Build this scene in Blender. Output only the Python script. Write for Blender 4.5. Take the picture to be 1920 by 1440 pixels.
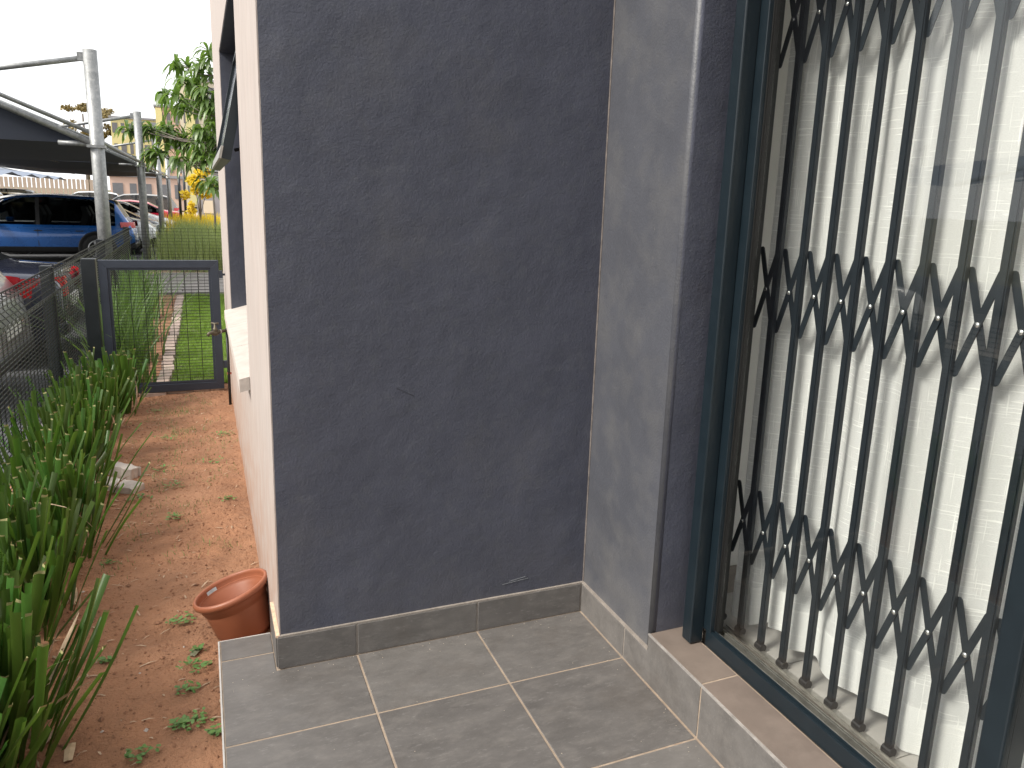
import bpy, bmesh, math, random
from mathutils import Vector, Matrix, noise
import numpy as np
for o in list(bpy.data.objects): bpy.data.objects.remove(o)
SC = bpy.context.scene
COL = SC.collection
rnd = random.Random(7)
# ------------------------------------------------------------------ camera
CAM = Vector((-1.2674, -2.3266, 1.5196))
M3 = ((0.9223925562, 0.3828885265, 0.0508758150), (-0.3847979816, 0.8994850022, 0.2070199128), (0.0335035168, -0.2105305374, 0.9770130026))
cd = bpy.data.cameras.new('camera'); cam = bpy.data.objects.new('camera', cd); COL.objects.link(cam)
mw = Matrix.Identity(4)
for r in range(3):
    mw[r][0] = M3[r][0]; mw[r][1] = M3[r][2]; mw[r][2] = -M3[r][1]; mw[r][3] = CAM[r]
cam.matrix_world = mw
cd.sensor_width = 36; cd.lens = 26.5966; cd.shift_x = -0.0098; cd.shift_y = -0.0176
cd.clip_start = 0.05; cd.clip_end = 3000
SC.camera = cam
def ray(u, v):
    a = ((u - 978.845) / 1418.486, 1.0, (686.262 - v) / 1418.486)
    return Vector([sum(M3[r][c] * a[c] for c in range(3)) for r in range(3)])
def at_depth(u, v, d): return CAM + ray(u, v) * d
def on_z(u, v, z):
    d = ray(u, v); return CAM + d * ((z - CAM.z) / d.z)
# ------------------------------------------------------------------ light
SUN_EL, SUN_AZ = math.radians(43), math.radians(-104)      # azimuth from +Y, negative towards -X
sdir = Vector((math.sin(SUN_AZ) * math.cos(SUN_EL), math.cos(SUN_AZ) * math.cos(SUN_EL), math.sin(SUN_EL)))
W = bpy.data.worlds.new('World'); SC.world = W; W.use_nodes = True
nt = W.node_tree; bg = nt.nodes['Background']
sky = nt.nodes.new('ShaderNodeTexSky'); sky.sky_type = 'NISHITA'; sky.sun_disc = False
sky.sun_elevation = SUN_EL; sky.sun_rotation = SUN_AZ; sky.air_density = 1.4; sky.dust_density = 4
mul = nt.nodes.new('ShaderNodeMixRGB'); mul.blend_type = 'MULTIPLY'; mul.inputs[0].default_value = 1; mul.inputs[2].default_value = (0.1, 0.1, 0.1, 1)
nt.links.new(sky.outputs[0], mul.inputs[1])
tc = nt.nodes.new('ShaderNodeTexCoord'); cn = nt.nodes.new('ShaderNodeTexNoise'); cn.inputs['Scale'].default_value = 2.2; cn.inputs['Detail'].default_value = 5
nt.links.new(tc.outputs['Generated'], cn.inputs['Vector'])
cr = nt.nodes.new('ShaderNodeValToRGB'); cr.color_ramp.elements[0].color = (0.93, 0.94, 0.96, 1); cr.color_ramp.elements[1].color = (1.12, 1.11, 1.09, 1)
cr.color_ramp.elements[0].position = .3; cr.color_ramp.elements[1].position = .7
nt.links.new(cn.outputs['Fac'], cr.inputs[0])
mx = nt.nodes.new('ShaderNodeMixRGB'); mx.inputs[0].default_value = 0.85          # thin bright cloud over the blue sky
nt.links.new(mul.outputs[0], mx.inputs[1]); nt.links.new(cr.outputs[0], mx.inputs[2])
nt.links.new(mx.outputs[0], bg.inputs[0]); bg.inputs[1].default_value = 1.0
sl = bpy.data.lights.new('sun', 'SUN'); sl.energy = 3.2; sl.angle = math.radians(15); sl.color = (1, .95, .86)
so = bpy.data.objects.new('sun', sl); COL.objects.link(so); so.rotation_euler = sdir.to_track_quat('Z', 'Y').to_euler(); so.location = (0, 0, 20)
SC.view_settings.view_transform = 'Standard'; SC.view_settings.look = 'None'; SC.view_settings.gamma = 1
SC.view_settings.exposure = 0.8
# ------------------------------------------------------------------ materials
MATS = {}
def mat(name, col, rough=.6, metal=0, var=.12, vscale=6, bump=0, bscale=60, spec=.5, objvar=0, stretch=None, coat=0, col2=None, bump2=0, b2scale=8, detail=6, bdist=.004):
    if name in MATS: return MATS[name]
    m = bpy.data.materials.new(name); m.use_nodes = True; t = m.node_tree; b = t.nodes['Principled BSDF']
    N, Lk = t.nodes.new, t.links.new
    b.inputs['Roughness'].default_value = rough; b.inputs['Metallic'].default_value = metal
    b.inputs['Specular IOR Level'].default_value = spec; b.inputs['Coat Weight'].default_value = coat
    co = N('ShaderNodeTexCoord'); vec = co.outputs['Object']
    if stretch:
        mp = N('ShaderNodeMapping'); mp.inputs['Scale'].default_value = stretch; Lk(vec, mp.inputs[0]); vec = mp.outputs[0]
    n = N('ShaderNodeTexNoise'); n.inputs['Scale'].default_value = vscale; n.inputs['Detail'].default_value = detail; n.inputs['Roughness'].default_value = .62; Lk(vec, n.inputs['Vector'])
    r = N('ShaderNodeValToRGB'); Lk(n.outputs['Fac'], r.inputs[0])
    c1 = [max(0, c * (1 - var)) for c in col]; c2 = list(col2) if col2 else [min(1, c * (1 + var)) for c in col]
    r.color_ramp.elements[0].color = (*c1, 1); r.color_ramp.elements[1].color = (*c2, 1)
    r.color_ramp.elements[0].position = .3; r.color_ramp.elements[1].position = .7
    out = r.outputs[0]
    if objvar:
        oi = N('ShaderNodeObjectInfo'); hs = N('ShaderNodeHueSaturation')
        mr = N('ShaderNodeMapRange'); mr.inputs[3].default_value = 1 - objvar; mr.inputs[4].default_value = 1 + objvar
        mh = N('ShaderNodeMapRange'); mh.inputs[3].default_value = .5 - objvar * .06; mh.inputs[4].default_value = .5 + objvar * .06
        Lk(oi.outputs['Random'], mr.inputs[0]); Lk(oi.outputs['Random'], mh.inputs[0]); Lk(mr.outputs[0], hs.inputs['Value']); Lk(mh.outputs[0], hs.inputs['Hue']); Lk(out, hs.inputs['Color']); out = hs.outputs[0]
    Lk(out, b.inputs['Base Color'])
    rr = N('ShaderNodeMapRange'); rr.inputs[3].default_value = max(.03, rough - .1); rr.inputs[4].default_value = min(1, rough + .1); Lk(n.outputs['Fac'], rr.inputs[0]); Lk(rr.outputs[0], b.inputs['Roughness'])
    if bump:
        bn = N('ShaderNodeTexNoise'); bn.inputs['Scale'].default_value = bscale; bn.inputs['Detail'].default_value = 4; Lk(vec if stretch else co.outputs['Object'], bn.inputs['Vector'])
        bp = N('ShaderNodeBump'); bp.inputs['Strength'].default_value = bump; bp.inputs['Distance'].default_value = bdist; Lk(bn.outputs['Fac'], bp.inputs['Height'])
        if bump2:
            bn2 = N('ShaderNodeTexNoise'); bn2.inputs['Scale'].default_value = b2scale; bn2.inputs['Detail'].default_value = 3; Lk(co.outputs['Object'], bn2.inputs['Vector'])
            bp2 = N('ShaderNodeBump'); bp2.inputs['Strength'].default_value = bump2; bp2.inputs['Distance'].default_value = .02; Lk(bn2.outputs['Fac'], bp2.inputs['Height']); Lk(bp2.outputs[0], bp.inputs['Normal'])
        Lk(bp.outputs[0], b.inputs['Normal'])
    MATS[name] = m; return m
def mixin(m, col, scale, lo, hi, amount=1.0, stretch=None, rough=None, w=0.0, dist=0.0):
    """lay noise shaped stains or wear of another colour over a material"""
    t = m.node_tree; b = t.nodes['Principled BSDF']; N, Lk = t.nodes.new, t.links.new
    src = b.inputs['Base Color'].links[0].from_socket
    co = N('ShaderNodeTexCoord'); mp = N('ShaderNodeMapping'); mp.inputs['Scale'].default_value = stretch or (1, 1, 1); mp.inputs['Location'].default_value = (w, w * .7, w * 1.3); Lk(co.outputs['Object'], mp.inputs[0])
    n = N('ShaderNodeTexNoise'); n.inputs['Scale'].default_value = scale; n.inputs['Detail'].default_value = 7; n.inputs['Roughness'].default_value = .65; n.inputs['Distortion'].default_value = dist; Lk(mp.outputs[0], n.inputs['Vector'])
    mr = N('ShaderNodeMapRange'); mr.inputs[1].default_value = lo; mr.inputs[2].default_value = hi; mr.inputs[3].default_value = 0; mr.inputs[4].default_value = amount; Lk(n.outputs['Fac'], mr.inputs[0])
    mx = N('ShaderNodeMixRGB'); Lk(mr.outputs[0], mx.inputs[0]); Lk(src, mx.inputs[1]); mx.inputs[2].default_value = (*col, 1); Lk(mx.outputs[0], b.inputs['Base Color'])
    if rough is not None and b.inputs['Roughness'].links:
        rs = b.inputs['Roughness'].links[0].from_socket; m2 = N('ShaderNodeMixRGB'); Lk(mr.outputs[0], m2.inputs[0]); Lk(rs, m2.inputs[1]); m2.inputs[2].default_value = (rough,) * 3 + (1,); Lk(m2.outputs[0], b.inputs['Roughness'])
    return m
def zmix(m, col, z0, z1, amount, scale=9):
    """splash dirt towards a height z0 (full) .. z1 (none), broken up by noise"""
    t = m.node_tree; b = t.nodes['Principled BSDF']; N, Lk = t.nodes.new, t.links.new
    src = b.inputs['Base Color'].links[0].from_socket
    ge = N('ShaderNodeNewGeometry'); sp = N('ShaderNodeSeparateXYZ'); Lk(ge.outputs['Position'], sp.inputs[0])
    mr = N('ShaderNodeMapRange'); mr.inputs[1].default_value = z0; mr.inputs[2].default_value = z1; mr.inputs[3].default_value = amount; mr.inputs[4].default_value = 0; Lk(sp.outputs[2], mr.inputs[0])
    n = N('ShaderNodeTexNoise'); n.inputs['Scale'].default_value = scale; n.inputs['Detail'].default_value = 6; Lk(ge.outputs['Position'], n.inputs['Vector'])
    mm = N('ShaderNodeMath'); mm.operation = 'MULTIPLY'; Lk(mr.outputs[0], mm.inputs[0])
    m3 = N('ShaderNodeMapRange'); m3.inputs[1].default_value = .3; m3.inputs[2].default_value = .6; Lk(n.outputs['Fac'], m3.inputs[0]); Lk(m3.outputs[0], mm.inputs[1])
    mx = N('ShaderNodeMixRGB'); Lk(mm.outputs[0], mx.inputs[0]); Lk(src, mx.inputs[1]); mx.inputs[2].default_value = (*col, 1); Lk(mx.outputs[0], b.inputs['Base Color'])
    return m
SOILC = (.305, .150, .080)
m_navy = mat('navy_plaster_paint', (.060, .064, .088), .5, var=.1, vscale=3, bump=.4, bscale=150, bump2=.3, b2scale=7, spec=.45, bdist=.003)
mixin(m_navy, (.076, .081, .096), 30, .5, .72, .5)
mixin(m_navy, (.092, .090, .096), 2.6, .55, .78, .45, w=3, rough=.6)
mixin(m_navy, (.17, .155, .14), 70, .66, .78, .35, stretch=(1, 1, .8), w=8)
zmix(m_navy, (.095, .088, .085), .05, .5, .28, 5)
m_pier_lit = mat('dusty_lit_face_paint', (.066, .069, .082), .5, var=.1, vscale=3, bump=.4, bscale=150, bump2=.3, b2scale=7, spec=.45, bdist=.003)  # navy paint with dust, also lightened as if lit from the open side
mixin(m_pier_lit, (.100, .100, .104), 5, .46, .7, .7, w=3); mixin(m_pier_lit, (.24, .23, .215), 80, .66, .76, .5, stretch=(1, 1, .7), w=8)
zmix(m_pier_lit, (.155, .148, .14), .1, .5, .4, 7)
m_fac = mat('pale_streaked_plaster', (.365, .312, .287), .8, var=.12, vscale=9, bump=.3, bscale=70, stretch=(3, 3, .35))
mixin(m_fac, (.42, .38, .358), 14, .45, .65, .7, stretch=(3, 3, .3), w=4)
zmix(m_fac, (.32, .175, .11), -.12, .75, .75)
m_tile = mat('grey_slate_tile', (.116, .108, .103), .46, var=.16, vscale=9, bump=.16, bscale=70, objvar=.12, stretch=(.8, 1.6, 1.6), detail=12)
mixin(m_tile, (.165, .152, .142), 16, .48, .70, .6, stretch=(.8, 1.6, 1.6), w=5, rough=.5)
mixin(m_tile, (.20, .19, .182), 75, .58, .70, .6, stretch=(.5, 1.6, 1.6), w=11)
mixin(m_tile, (.085, .074, .066), 4.5, .52, .72, .6, w=17)
mixin(m_tile, (.36, .34, .32), 90, .67, .74, .6, stretch=(.6, 1.5, 1.5), w=2)
m_stile = mat('brown_grey_step_tile', (.165, .132, .112), .44, var=.14, vscale=8, bump=.1, bscale=60, objvar=.05)
mixin(m_stile, (.215, .175, .15), 14, .5, .75, .5)
m_grout = mat('beige_grout', (.29, .228, .175), .9, var=.2, vscale=25, bump=.3, bscale=150)
mixin(m_grout, (.22, .14, .09), 14, .58, .72, .7, w=2)
m_mortar = mat('grey_mortar', (.24, .21, .185), .9, var=.2, vscale=20, bump=.4, bscale=120)
m_trim = mat('white_edge_trim', (.42, .40, .38), .5, var=.15, vscale=20)
m_frame = mat('dark_teal_powder_coat', (.0065, .0125, .0175), .36, var=.1, vscale=15, bump=.03, bscale=400)
m_grille = mat('charcoal_steel_bar', (.012, .017, .022), .4, var=.12, vscale=18, bump=.04, bscale=300)
m_gasket = mat('black_gasket', (.006, .006, .006), .6)
m_alu = mat('dusty_aluminium', (.42, .40, .37), .4, metal=.8, var=.2, vscale=30)
m_chrome = mat('rivet_metal', (.75, .75, .73), .25, metal=.9)
m_soil = mat('red_sandy_soil', SOILC, .95, var=.22, vscale=5, bump=1.0, bscale=120, bump2=.7, b2scale=34, detail=10, bdist=.006)
mixin(m_soil, (.355, .185, .105), 2.0, .45, .68, .8, w=1)
mixin(m_soil, (.22, .105, .062), 6, .58, .8, .5, w=6)
mixin(m_soil, (.42, .27, .19), 160, .66, .74, .6, w=2)
m_pebble = mat('soil_crumbs', (.27, .135, .078), .95, var=.45, vscale=14)
m_pot = mat('terracotta_plastic', (.275, .092, .046), .45, var=.08, vscale=9, bump=.05, bscale=200)
mixin(m_pot, (.27, .14, .09), 7, .58, .8, .5)
m_leaf = mat('strap_leaf_green', (.050, .100, .017), .40, var=.3, vscale=9, objvar=.6, stretch=(1, 1, .3), spec=.5)
m_leafd = mat('dry_leaf_straw', (.46, .33, .22), .7, var=.25, vscale=20, objvar=.2)
m_cut = mat('cut_leaf_tip', (.30, .28, .12), .7)
def add_translucent(m, col, f=.35):
    t = m.node_tree; b = t.nodes['Principled BSDF']; o = t.nodes['Material Output']; tr = t.nodes.new('ShaderNodeBsdfTranslucent'); mx = t.nodes.new('ShaderNodeMixShader'); mx.inputs[0].default_value = f
    tr.inputs[0].default_value = (*col, 1); t.links.new(b.outputs[0], mx.inputs[1]); t.links.new(tr.outputs[0], mx.inputs[2]); t.links.new(mx.outputs[0], o.inputs[0])
add_translucent(m_leaf, (.15, .30, .03), .22)
m_fgreen = mat('fence_powder_coat', (.012, .016, .020), .35, var=.1, vscale=20)
m_wire = mat('fence_wire', (.005, .0055, .006), .3)
m_gatep = mat('gate_navy_paint', (.028, .036, .054), .45, var=.1, vscale=12, bump=.05, bscale=150)
m_galv = mat('galvanised_steel', (.25, .258, .262), .5, metal=.55, var=.28, vscale=14, bump=.05, bscale=80, stretch=(1, 1, .6))
mixin(m_galv, (.36, .362, .36), 26, .5, .6, .6)
m_net = mat('charcoal_shade_net', (.022, .027, .040), .9, var=.15, vscale=4, bump=.2, bscale=200)
m_netl = mat('grey_blue_shade_net', (.17, .20, .26), .9, var=.12, vscale=2)
m_asph = mat('asphalt', (.075, .077, .083), .9, var=.2, vscale=3, bump=.3, bscale=90)
m_pave = mat('grey_block_paving', (.25, .23, .215), .9, var=.2, vscale=6, bump=.4, bscale=60, objvar=.12)
m_road = mat('sandy_road', (.30, .265, .235), .9, var=.15, vscale=1)
m_brickp = mat('edging_brick', (.40, .31, .26), .9, var=.2, vscale=14, bump=.4, bscale=80, objvar=.15)
m_grass = mat('lawn_grass', (.19, .31, .045), .6, var=.4, vscale=4)
add_translucent(m_grass, (.3, .45, .05), .3)
m_lawnbase = mat('lawn_soil', (.14, .17, .05), .95, var=.4, vscale=9, bump=.4, bscale=60)
m_tgrass = mat('tall_grass_green', (.27, .31, .13), .6, var=.45, vscale=2)
add_translucent(m_tgrass, (.3, .42, .08), .3)
m_yellow = mat('yellow_foliage', (.62, .47, .02), .6, var=.3, vscale=2)
add_translucent(m_yellow, (.8, .6, .03), .35)
m_mango = mat('glossy_drooping_leaf', (.095, .15, .045), .36, var=.35, vscale=3)
add_translucent(m_mango, (.2, .36, .05), .3)
m_bark = mat('grey_bark', (.13, .11, .095), .9, var=.25, vscale=20, bump=.6, bscale=40)
m_oldtree = mat('olive_foliage', (.20, .15, .05), .7, var=.4, vscale=1.2)
m_brass = mat('weathered_brass', (.10, .085, .06), .5, metal=.5, var=.3, vscale=40)
m_black = mat('black_plastic', (.012, .012, .013), .5)
m_tyre = mat('tyre_rubber', (.018, .018, .018), .85)
m_rim = mat('alloy_rim', (.45, .45, .46), .35, metal=.8)
m_red = mat('red_lamp_lens', (.5, .012, .02), .15, coat=.5)
m_lampw = mat('clear_lamp_lens', (.7, .72, .75), .12, coat=.5)
m_plate = mat('number_plate', (.75, .75, .72), .4)
m_stone = mat('weathered_concrete', (.52, .47, .43), .9, var=.2, vscale=14, bump=.5, bscale=60)
m_sillm = mat('pale_stone_sill', (.44, .395, .36), .8, var=.12, vscale=14, bump=.35, bscale=60)
m_white = mat('white_wall_paint', (.75, .74, .71), .8, var=.05)
m_rfloor = mat('room_floor_tile', (.36, .34, .32), .35, var=.12, vscale=8)
m_weed = mat('weed_leaf', (.10, .20, .045), .6, var=.3, vscale=30)
m_rust = mat('rusty_bolt', (.22, .10, .05), .8, var=.3, vscale=60)
def glassmat(name, tint=(1, 1, 1), ior=1.5, rough=0.0, trans=None):
    m = bpy.data.materials.new(name); m.use_nodes = True; t = m.node_tree; t.nodes.remove(t.nodes['Principled BSDF'])
    tr = t.nodes.new('ShaderNodeBsdfTransparent'); tr.inputs[0].default_value = (*tint, 1)
    gl = t.nodes.new('ShaderNodeBsdfGlossy'); gl.inputs['Roughness'].default_value = rough
    mx = t.nodes.new('ShaderNodeMixShader'); f0 = ((ior - 1) / (ior + 1)) ** 2      # Schlick reflectance, the same on both faces of the pane
    ge = t.nodes.new('ShaderNodeNewGeometry'); dt = t.nodes.new('ShaderNodeVectorMath'); dt.operation = 'DOT_PRODUCT'; t.links.new(ge.outputs['Incoming'], dt.inputs[0]); t.links.new(ge.outputs['Normal'], dt.inputs[1])
    def mth(op, x, y=None):
        q = t.nodes.new('ShaderNodeMath'); q.operation = op
        for i, w in enumerate((x, y)):
            if w is None: continue
            if isinstance(w, (int, float)): q.inputs[i].default_value = w
            else: t.links.new(w, q.inputs[i])
        return q.outputs[0]
    p5 = mth('POWER', mth('SUBTRACT', 1.0, mth('ABSOLUTE', dt.outputs['Value'])), 5.0)
    t.links.new(mth('ADD', f0, mth('MULTIPLY', p5, 1 - f0)), mx.inputs[0])
    t.links.new(tr.outputs[0], mx.inputs[1]); t.links.new(gl.outputs[0], mx.inputs[2]); t.links.new(mx.outputs[0], t.nodes['Material Output'].inputs[0])
    MATS[name] = m; return m
m_glass = glassmat('door_glass', (.96, .97, .965), 1.5)
m_cglass = mat('dark_car_glass', (.012, .014, .016), .06, spec=.6)
m_csglass = glassmat('tinted_car_side_glass', (.34, .36, .36), 1.5)
m_wglass = mat('far_window_glass', (.06, .07, .09), .12)
# curtain: sheer white weave with slubs
def curtain_mat(name, alpha, lift=1.0):
    m = bpy.data.materials.new(name); m.use_nodes = True; t = m.node_tree; b = t.nodes['Principled BSDF']; N, Lk = t.nodes.new, t.links.new
    b.inputs['Roughness'].default_value = .9; b.inputs['Specular IOR Level'].default_value = .1
    uv = N('ShaderNodeUVMap')
    def slub(sx, sz, lo, hi, w):
        mp = N('ShaderNodeMapping'); mp.inputs['Scale'].default_value = (sx, sz, 1); mp.inputs['Location'].default_value = (w, w * 2, w); Lk(uv.outputs[0], mp.inputs[0])
        n = N('ShaderNodeTexNoise'); n.inputs['Scale'].default_value = 1; n.inputs['Detail'].default_value = 1.5; Lk(mp.outputs[0], n.inputs['Vector'])
        r = N('ShaderNodeMapRange'); r.inputs[1].default_value = lo; r.inputs[2].default_value = hi; Lk(n.outputs['Fac'], r.inputs[0]); return r.outputs[0]
    h = slub(9, 240, .62, .66, 3.1); v = slub(240, 8, .64, .69, 9.7); fine = slub(260, 420, .3, .7, 5)
    mxm = N('ShaderNodeMath'); mxm.operation = 'MAXIMUM'; Lk(h, mxm.inputs[0]); Lk(v, mxm.inputs[1])
    c = N('ShaderNodeMixRGB'); Lk(fine, c.inputs[0]); c.inputs[1].default_value = (.76 * lift, .757 * lift, .742 * lift, 1); c.inputs[2].default_value = (.85 * lift, .847 * lift, .832 * lift, 1)
    c2 = N('ShaderNodeMixRGB'); Lk(mxm.outputs[0], c2.inputs[0]); Lk(c.outputs[0], c2.inputs[1]); c2.inputs[2].default_value = (.95, .945, .92, 1)
    Lk(c2.outputs[0], b.inputs['Base Color'])
    tr = N('ShaderNodeBsdfTranslucent'); Lk(c2.outputs[0], tr.inputs[0]); mt = N('ShaderNodeMixShader'); mt.inputs[0].default_value = .3; Lk(b.outputs[0], mt.inputs[1]); Lk(tr.outputs[0], mt.inputs[2])
    tp = N('ShaderNodeBsdfTransparent'); ma = N('ShaderNodeMixShader')
    al = N('ShaderNodeMapRange'); al.inputs[3].default_value = alpha; al.inputs[4].default_value = 1; Lk(mxm.outputs[0], al.inputs[0]); Lk(al.outputs[0], ma.inputs[0])
    Lk(tp.outputs[0], ma.inputs[1]); Lk(mt.outputs[0], ma.inputs[2]); Lk(ma.outputs[0], t.nodes['Material Output'].inputs[0])
    bp = N('ShaderNodeBump'); bp.inputs['Strength'].default_value = .3; bp.inputs['Distance'].default_value = .002; Lk(mxm.outputs[0], bp.inputs['Height']); Lk(bp.outputs[0], b.inputs['Normal'])
    MATS[name] = m; return m
m_curt = curtain_mat('sheer_curtain', .93); m_hem = curtain_mat('curtain_hem', .99, 1.08)
# ------------------------------------------------------------------ mesh helpers
class MB:
    def __init__(s): s.v = []; s.f = []; s.uv = None
    def add(s, vs, fs):
        n = len(s.v); s.v += [tuple(v) for v in vs]; s.f += [tuple(i + n for i in f) for f in fs]; return s
    def box(s, x0, x1, y0, y1, z0, z1):
        return s.add([(x0, y0, z0), (x1, y0, z0), (x1, y1, z0), (x0, y1, z0), (x0, y0, z1), (x1, y0, z1), (x1, y1, z1), (x0, y1, z1)],
                     [(0, 3, 2, 1), (4, 5, 6, 7), (0, 1, 5, 4), (1, 2, 6, 5), (2, 3, 7, 6), (3, 0, 4, 7)])
    def bar(s, a, b, w, h=None, up=(0, 0, 1)):
        a = Vector(a); b = Vector(b); d = (b - a).normalized(); h = h or w
        u = Vector(up)
        if abs(d.dot(u)) > .98: u = Vector((0, 1, 0))
        x = d.cross(u).normalized(); y = x.cross(d).normalized(); x *= w / 2; y *= h / 2
        vs = [a - x - y, a + x - y, a + x + y, a - x + y, b - x - y, b + x - y, b + x + y, b - x + y]
        return s.add(vs, [(0, 3, 2, 1), (4, 5, 6, 7), (0, 1, 5, 4), (1, 2, 6, 5), (2, 3, 7, 6), (3, 0, 4, 7)])
    def tube(s, pts, r, n=8, cap=True):
        pts = [Vector(p) for p in pts]; rs = r if isinstance(r, (list, tuple)) else [r] * len(pts); rings = []
        for i, p in enumerate(pts):
            d = (pts[min(i + 1, len(pts) - 1)] - pts[max(i - 1, 0)]).normalized(); u = Vector((0, 0, 1)) if abs(d.z) < .95 else Vector((1, 0, 0))
            x = d.cross(u).normalized(); y = x.cross(d).normalized()
            rings.append([p + (x * math.cos(t * 2 * math.pi / n) + y * math.sin(t * 2 * math.pi / n)) * rs[i] for t in range(n)])
        vs = [q for R in rings for q in R]; fs = []
        for i in range(len(pts) - 1):
            for t in range(n): fs.append((i * n + t, i * n + (t + 1) % n, (i + 1) * n + (t + 1) % n, (i + 1) * n + t))
        if cap: fs += [tuple(range(n))[::-1], tuple((len(pts) - 1) * n + t for t in range(n))]
        return s.add(vs, fs)
    def lathe(s, prof, n=40, M=None):
        vs = []; fs = []
        for (r, z) in prof:
            for t in range(n):
                a = t * 2 * math.pi / n; p = Vector((r * math.cos(a), r * math.sin(a), z)); vs.append(M @ p if M else p)
        for i in range(len(prof) - 1):
            for t in range(n): fs.append((i * n + t, i * n + (t + 1) % n, (i + 1) * n + (t + 1) % n, (i + 1) * n + t))
        return s.add(vs, fs)
    def prism(s, poly, a0, a1, axis=2):
        def P(p, a): return (p[0], p[1], a) if axis == 2 else ((a, p[0], p[1]) if axis == 0 else (p[0], a, p[1]))
        n = len(poly); vs = [P(p, a0) for p in poly] + [P(p, a1) for p in poly]
        fs = [tuple(range(n))[::-1], tuple(range(n, 2 * n))] + [(i, (i + 1) % n, n + (i + 1) % n, n + i) for i in range(n)]
        return s.add(vs, fs)
    def mesh(s, name, smooth=False):
        me = bpy.data.meshes.new(name); me.from_pydata(s.v, [], s.f); me.update()
        bm = bmesh.new(); bm.from_mesh(me); bmesh.ops.recalc_face_normals(bm, faces=bm.faces); bm.to_mesh(me); bm.free()
        if smooth: me.polygons.foreach_set('use_smooth', [True] * len(me.polygons))
        return me
    def build(s, name, m, parent=None, smooth=False, bevel=0, kind=None, label=None, cat=None, group=None, seg=2):
        me = s.mesh(name, smooth)
        if bevel:
            bm = bmesh.new(); bm.from_mesh(me); bmesh.ops.remove_doubles(bm, verts=bm.verts, dist=1e-5)
            ed = [e for e in bm.edges if len(e.link_faces) == 2 and e.calc_face_angle(0) > .5]
            bmesh.ops.bevel(bm, geom=ed, offset=bevel, segments=seg, profile=.5, affect='EDGES'); bm.to_mesh(me); bm.free()
            if smooth: me.polygons.foreach_set('use_smooth', [True] * len(me.polygons))
        return link(name, me, m, parent, kind, label, cat, group)
def link(name, me, m, parent=None, kind=None, label=None, cat=None, group=None):
    o = bpy.data.objects.new(name, me); COL.objects.link(o)
    if m is not None and not me.materials: me.materials.append(m)
    if parent is not None: o.parent = parent
    tag(o, label, cat, group, kind); return o
def tag(o, label=None, cat=None, group=None, kind=None):
    if label: o['label'] = label
    if cat: o['category'] = cat
    if group: o['group'] = group
    if kind: o['kind'] = kind
    return o
def thing(name, label, cat, loc=(0, 0, 0), rz=0, group=None):
    o = bpy.data.objects.new(name, None); COL.objects.link(o); o.location = loc; o.rotation_euler = (0, 0, rz); o.empty_display_size = .1
    return tag(o, label, cat, group)
def setw(o, parent):      # parent while keeping world coordinates of the mesh (parent is at loc)
    o.parent = parent; o.matrix_parent_inverse = Matrix.Translation(parent.location).inverted(); return o
def fbm(x, y, z=0, o=4):
    return sum(noise.noise(Vector((x * 2 ** i, y * 2 ** i, z + i * 7))) / 2 ** i for i in range(o))
GZ = -.13
PZ = -.38                                  # the car park lies a step below the garden
# ================================================================== SETTING
def sheet(name, x0, x1, y0, y1, z, m, **k): return MB().add([(x0, y0, z), (x1, y0, z), (x1, y1, z), (x0, y1, z)], [(0, 1, 2, 3)]).build(name, m, kind='structure', **k)
sheet('ground', -900, 900, -600, 1500, -.46, mat('far_ground', (.13, .125, .075), .95, var=.25, vscale=.15))
sheet('parking', -14, -2.36, -14, 60, PZ, m_asph)
MB().box(-2.40, -2.325, -14, 60, -.9, -.135).build('kerb', mat('kerb_concrete', (.15, .14, .135), .9, var=.2, vscale=5), kind='structure')
# worn soil bed between fence and house
def soil_h(x, y):
    h = GZ + .022 * fbm(x * 1.3, y * 1.3) + .010 * fbm(x * 6, y * 6, 3) + .004 * fbm(x * 22, y * 22, 9, 2)
    h += .03 * max(0, min(1, (-1.75 - x) / .5))                     # banked up under the plants
    return h
nx, ny = 58, 330; xs = [-2.33 + 1.27 * i / (nx - 1) for i in range(nx)]; ys = [-3.2 + 7.85 * j / (ny - 1) for j in range(ny)]
b = MB(); b.add([(x, y, soil_h(x, y)) for y in ys for x in xs], [(j * nx + i, j * nx + i + 1, (j + 1) * nx + i + 1, (j + 1) * nx + i) for j in range(ny - 1) for i in range(nx - 1)])
b.build('garden_soil', m_soil, smooth=True, kind='structure')
sheet('planting_strip', -2.32, -1.62, 4.66, 11.3, -.15, m_soil)
sheet('lawn_ground', -1.62, 3.0, 4.9, 11.3, -.15, m_lawnbase)
sheet('far_bed', -2.32, 8, 15.0, 60, -.15, mat('dry_bed', (.42, .30, .19), .95, var=.3, vscale=1.2))
# paved path beyond the far mesh fence, blocks as pieces
path = sheet('paved_path', -2.32, 6, 11.3, 15.0, -.152, m_mortar)
pm = MB().box(-.24, .24, -.115, .115, 0, .03).mesh('paver'); pm.materials.append(m_pave)
for j in range(14):
    for i in range(4):
        o = link('paver', pm, None, path); o.location = (-2.1 + i * .5 + (j % 2) * .25, 11.45 + j * .25, -.15)
# ================================================================== HOUSE
house = thing('house', 'house corner with navy porch walls and pale streaked side wall', 'house')
XF, YW = -1.098, .012                       # side wall plane, porch wall plane
H = 3.2
def hp(b, name, m, **k): return b.build(name, m, house, **k)
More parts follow.
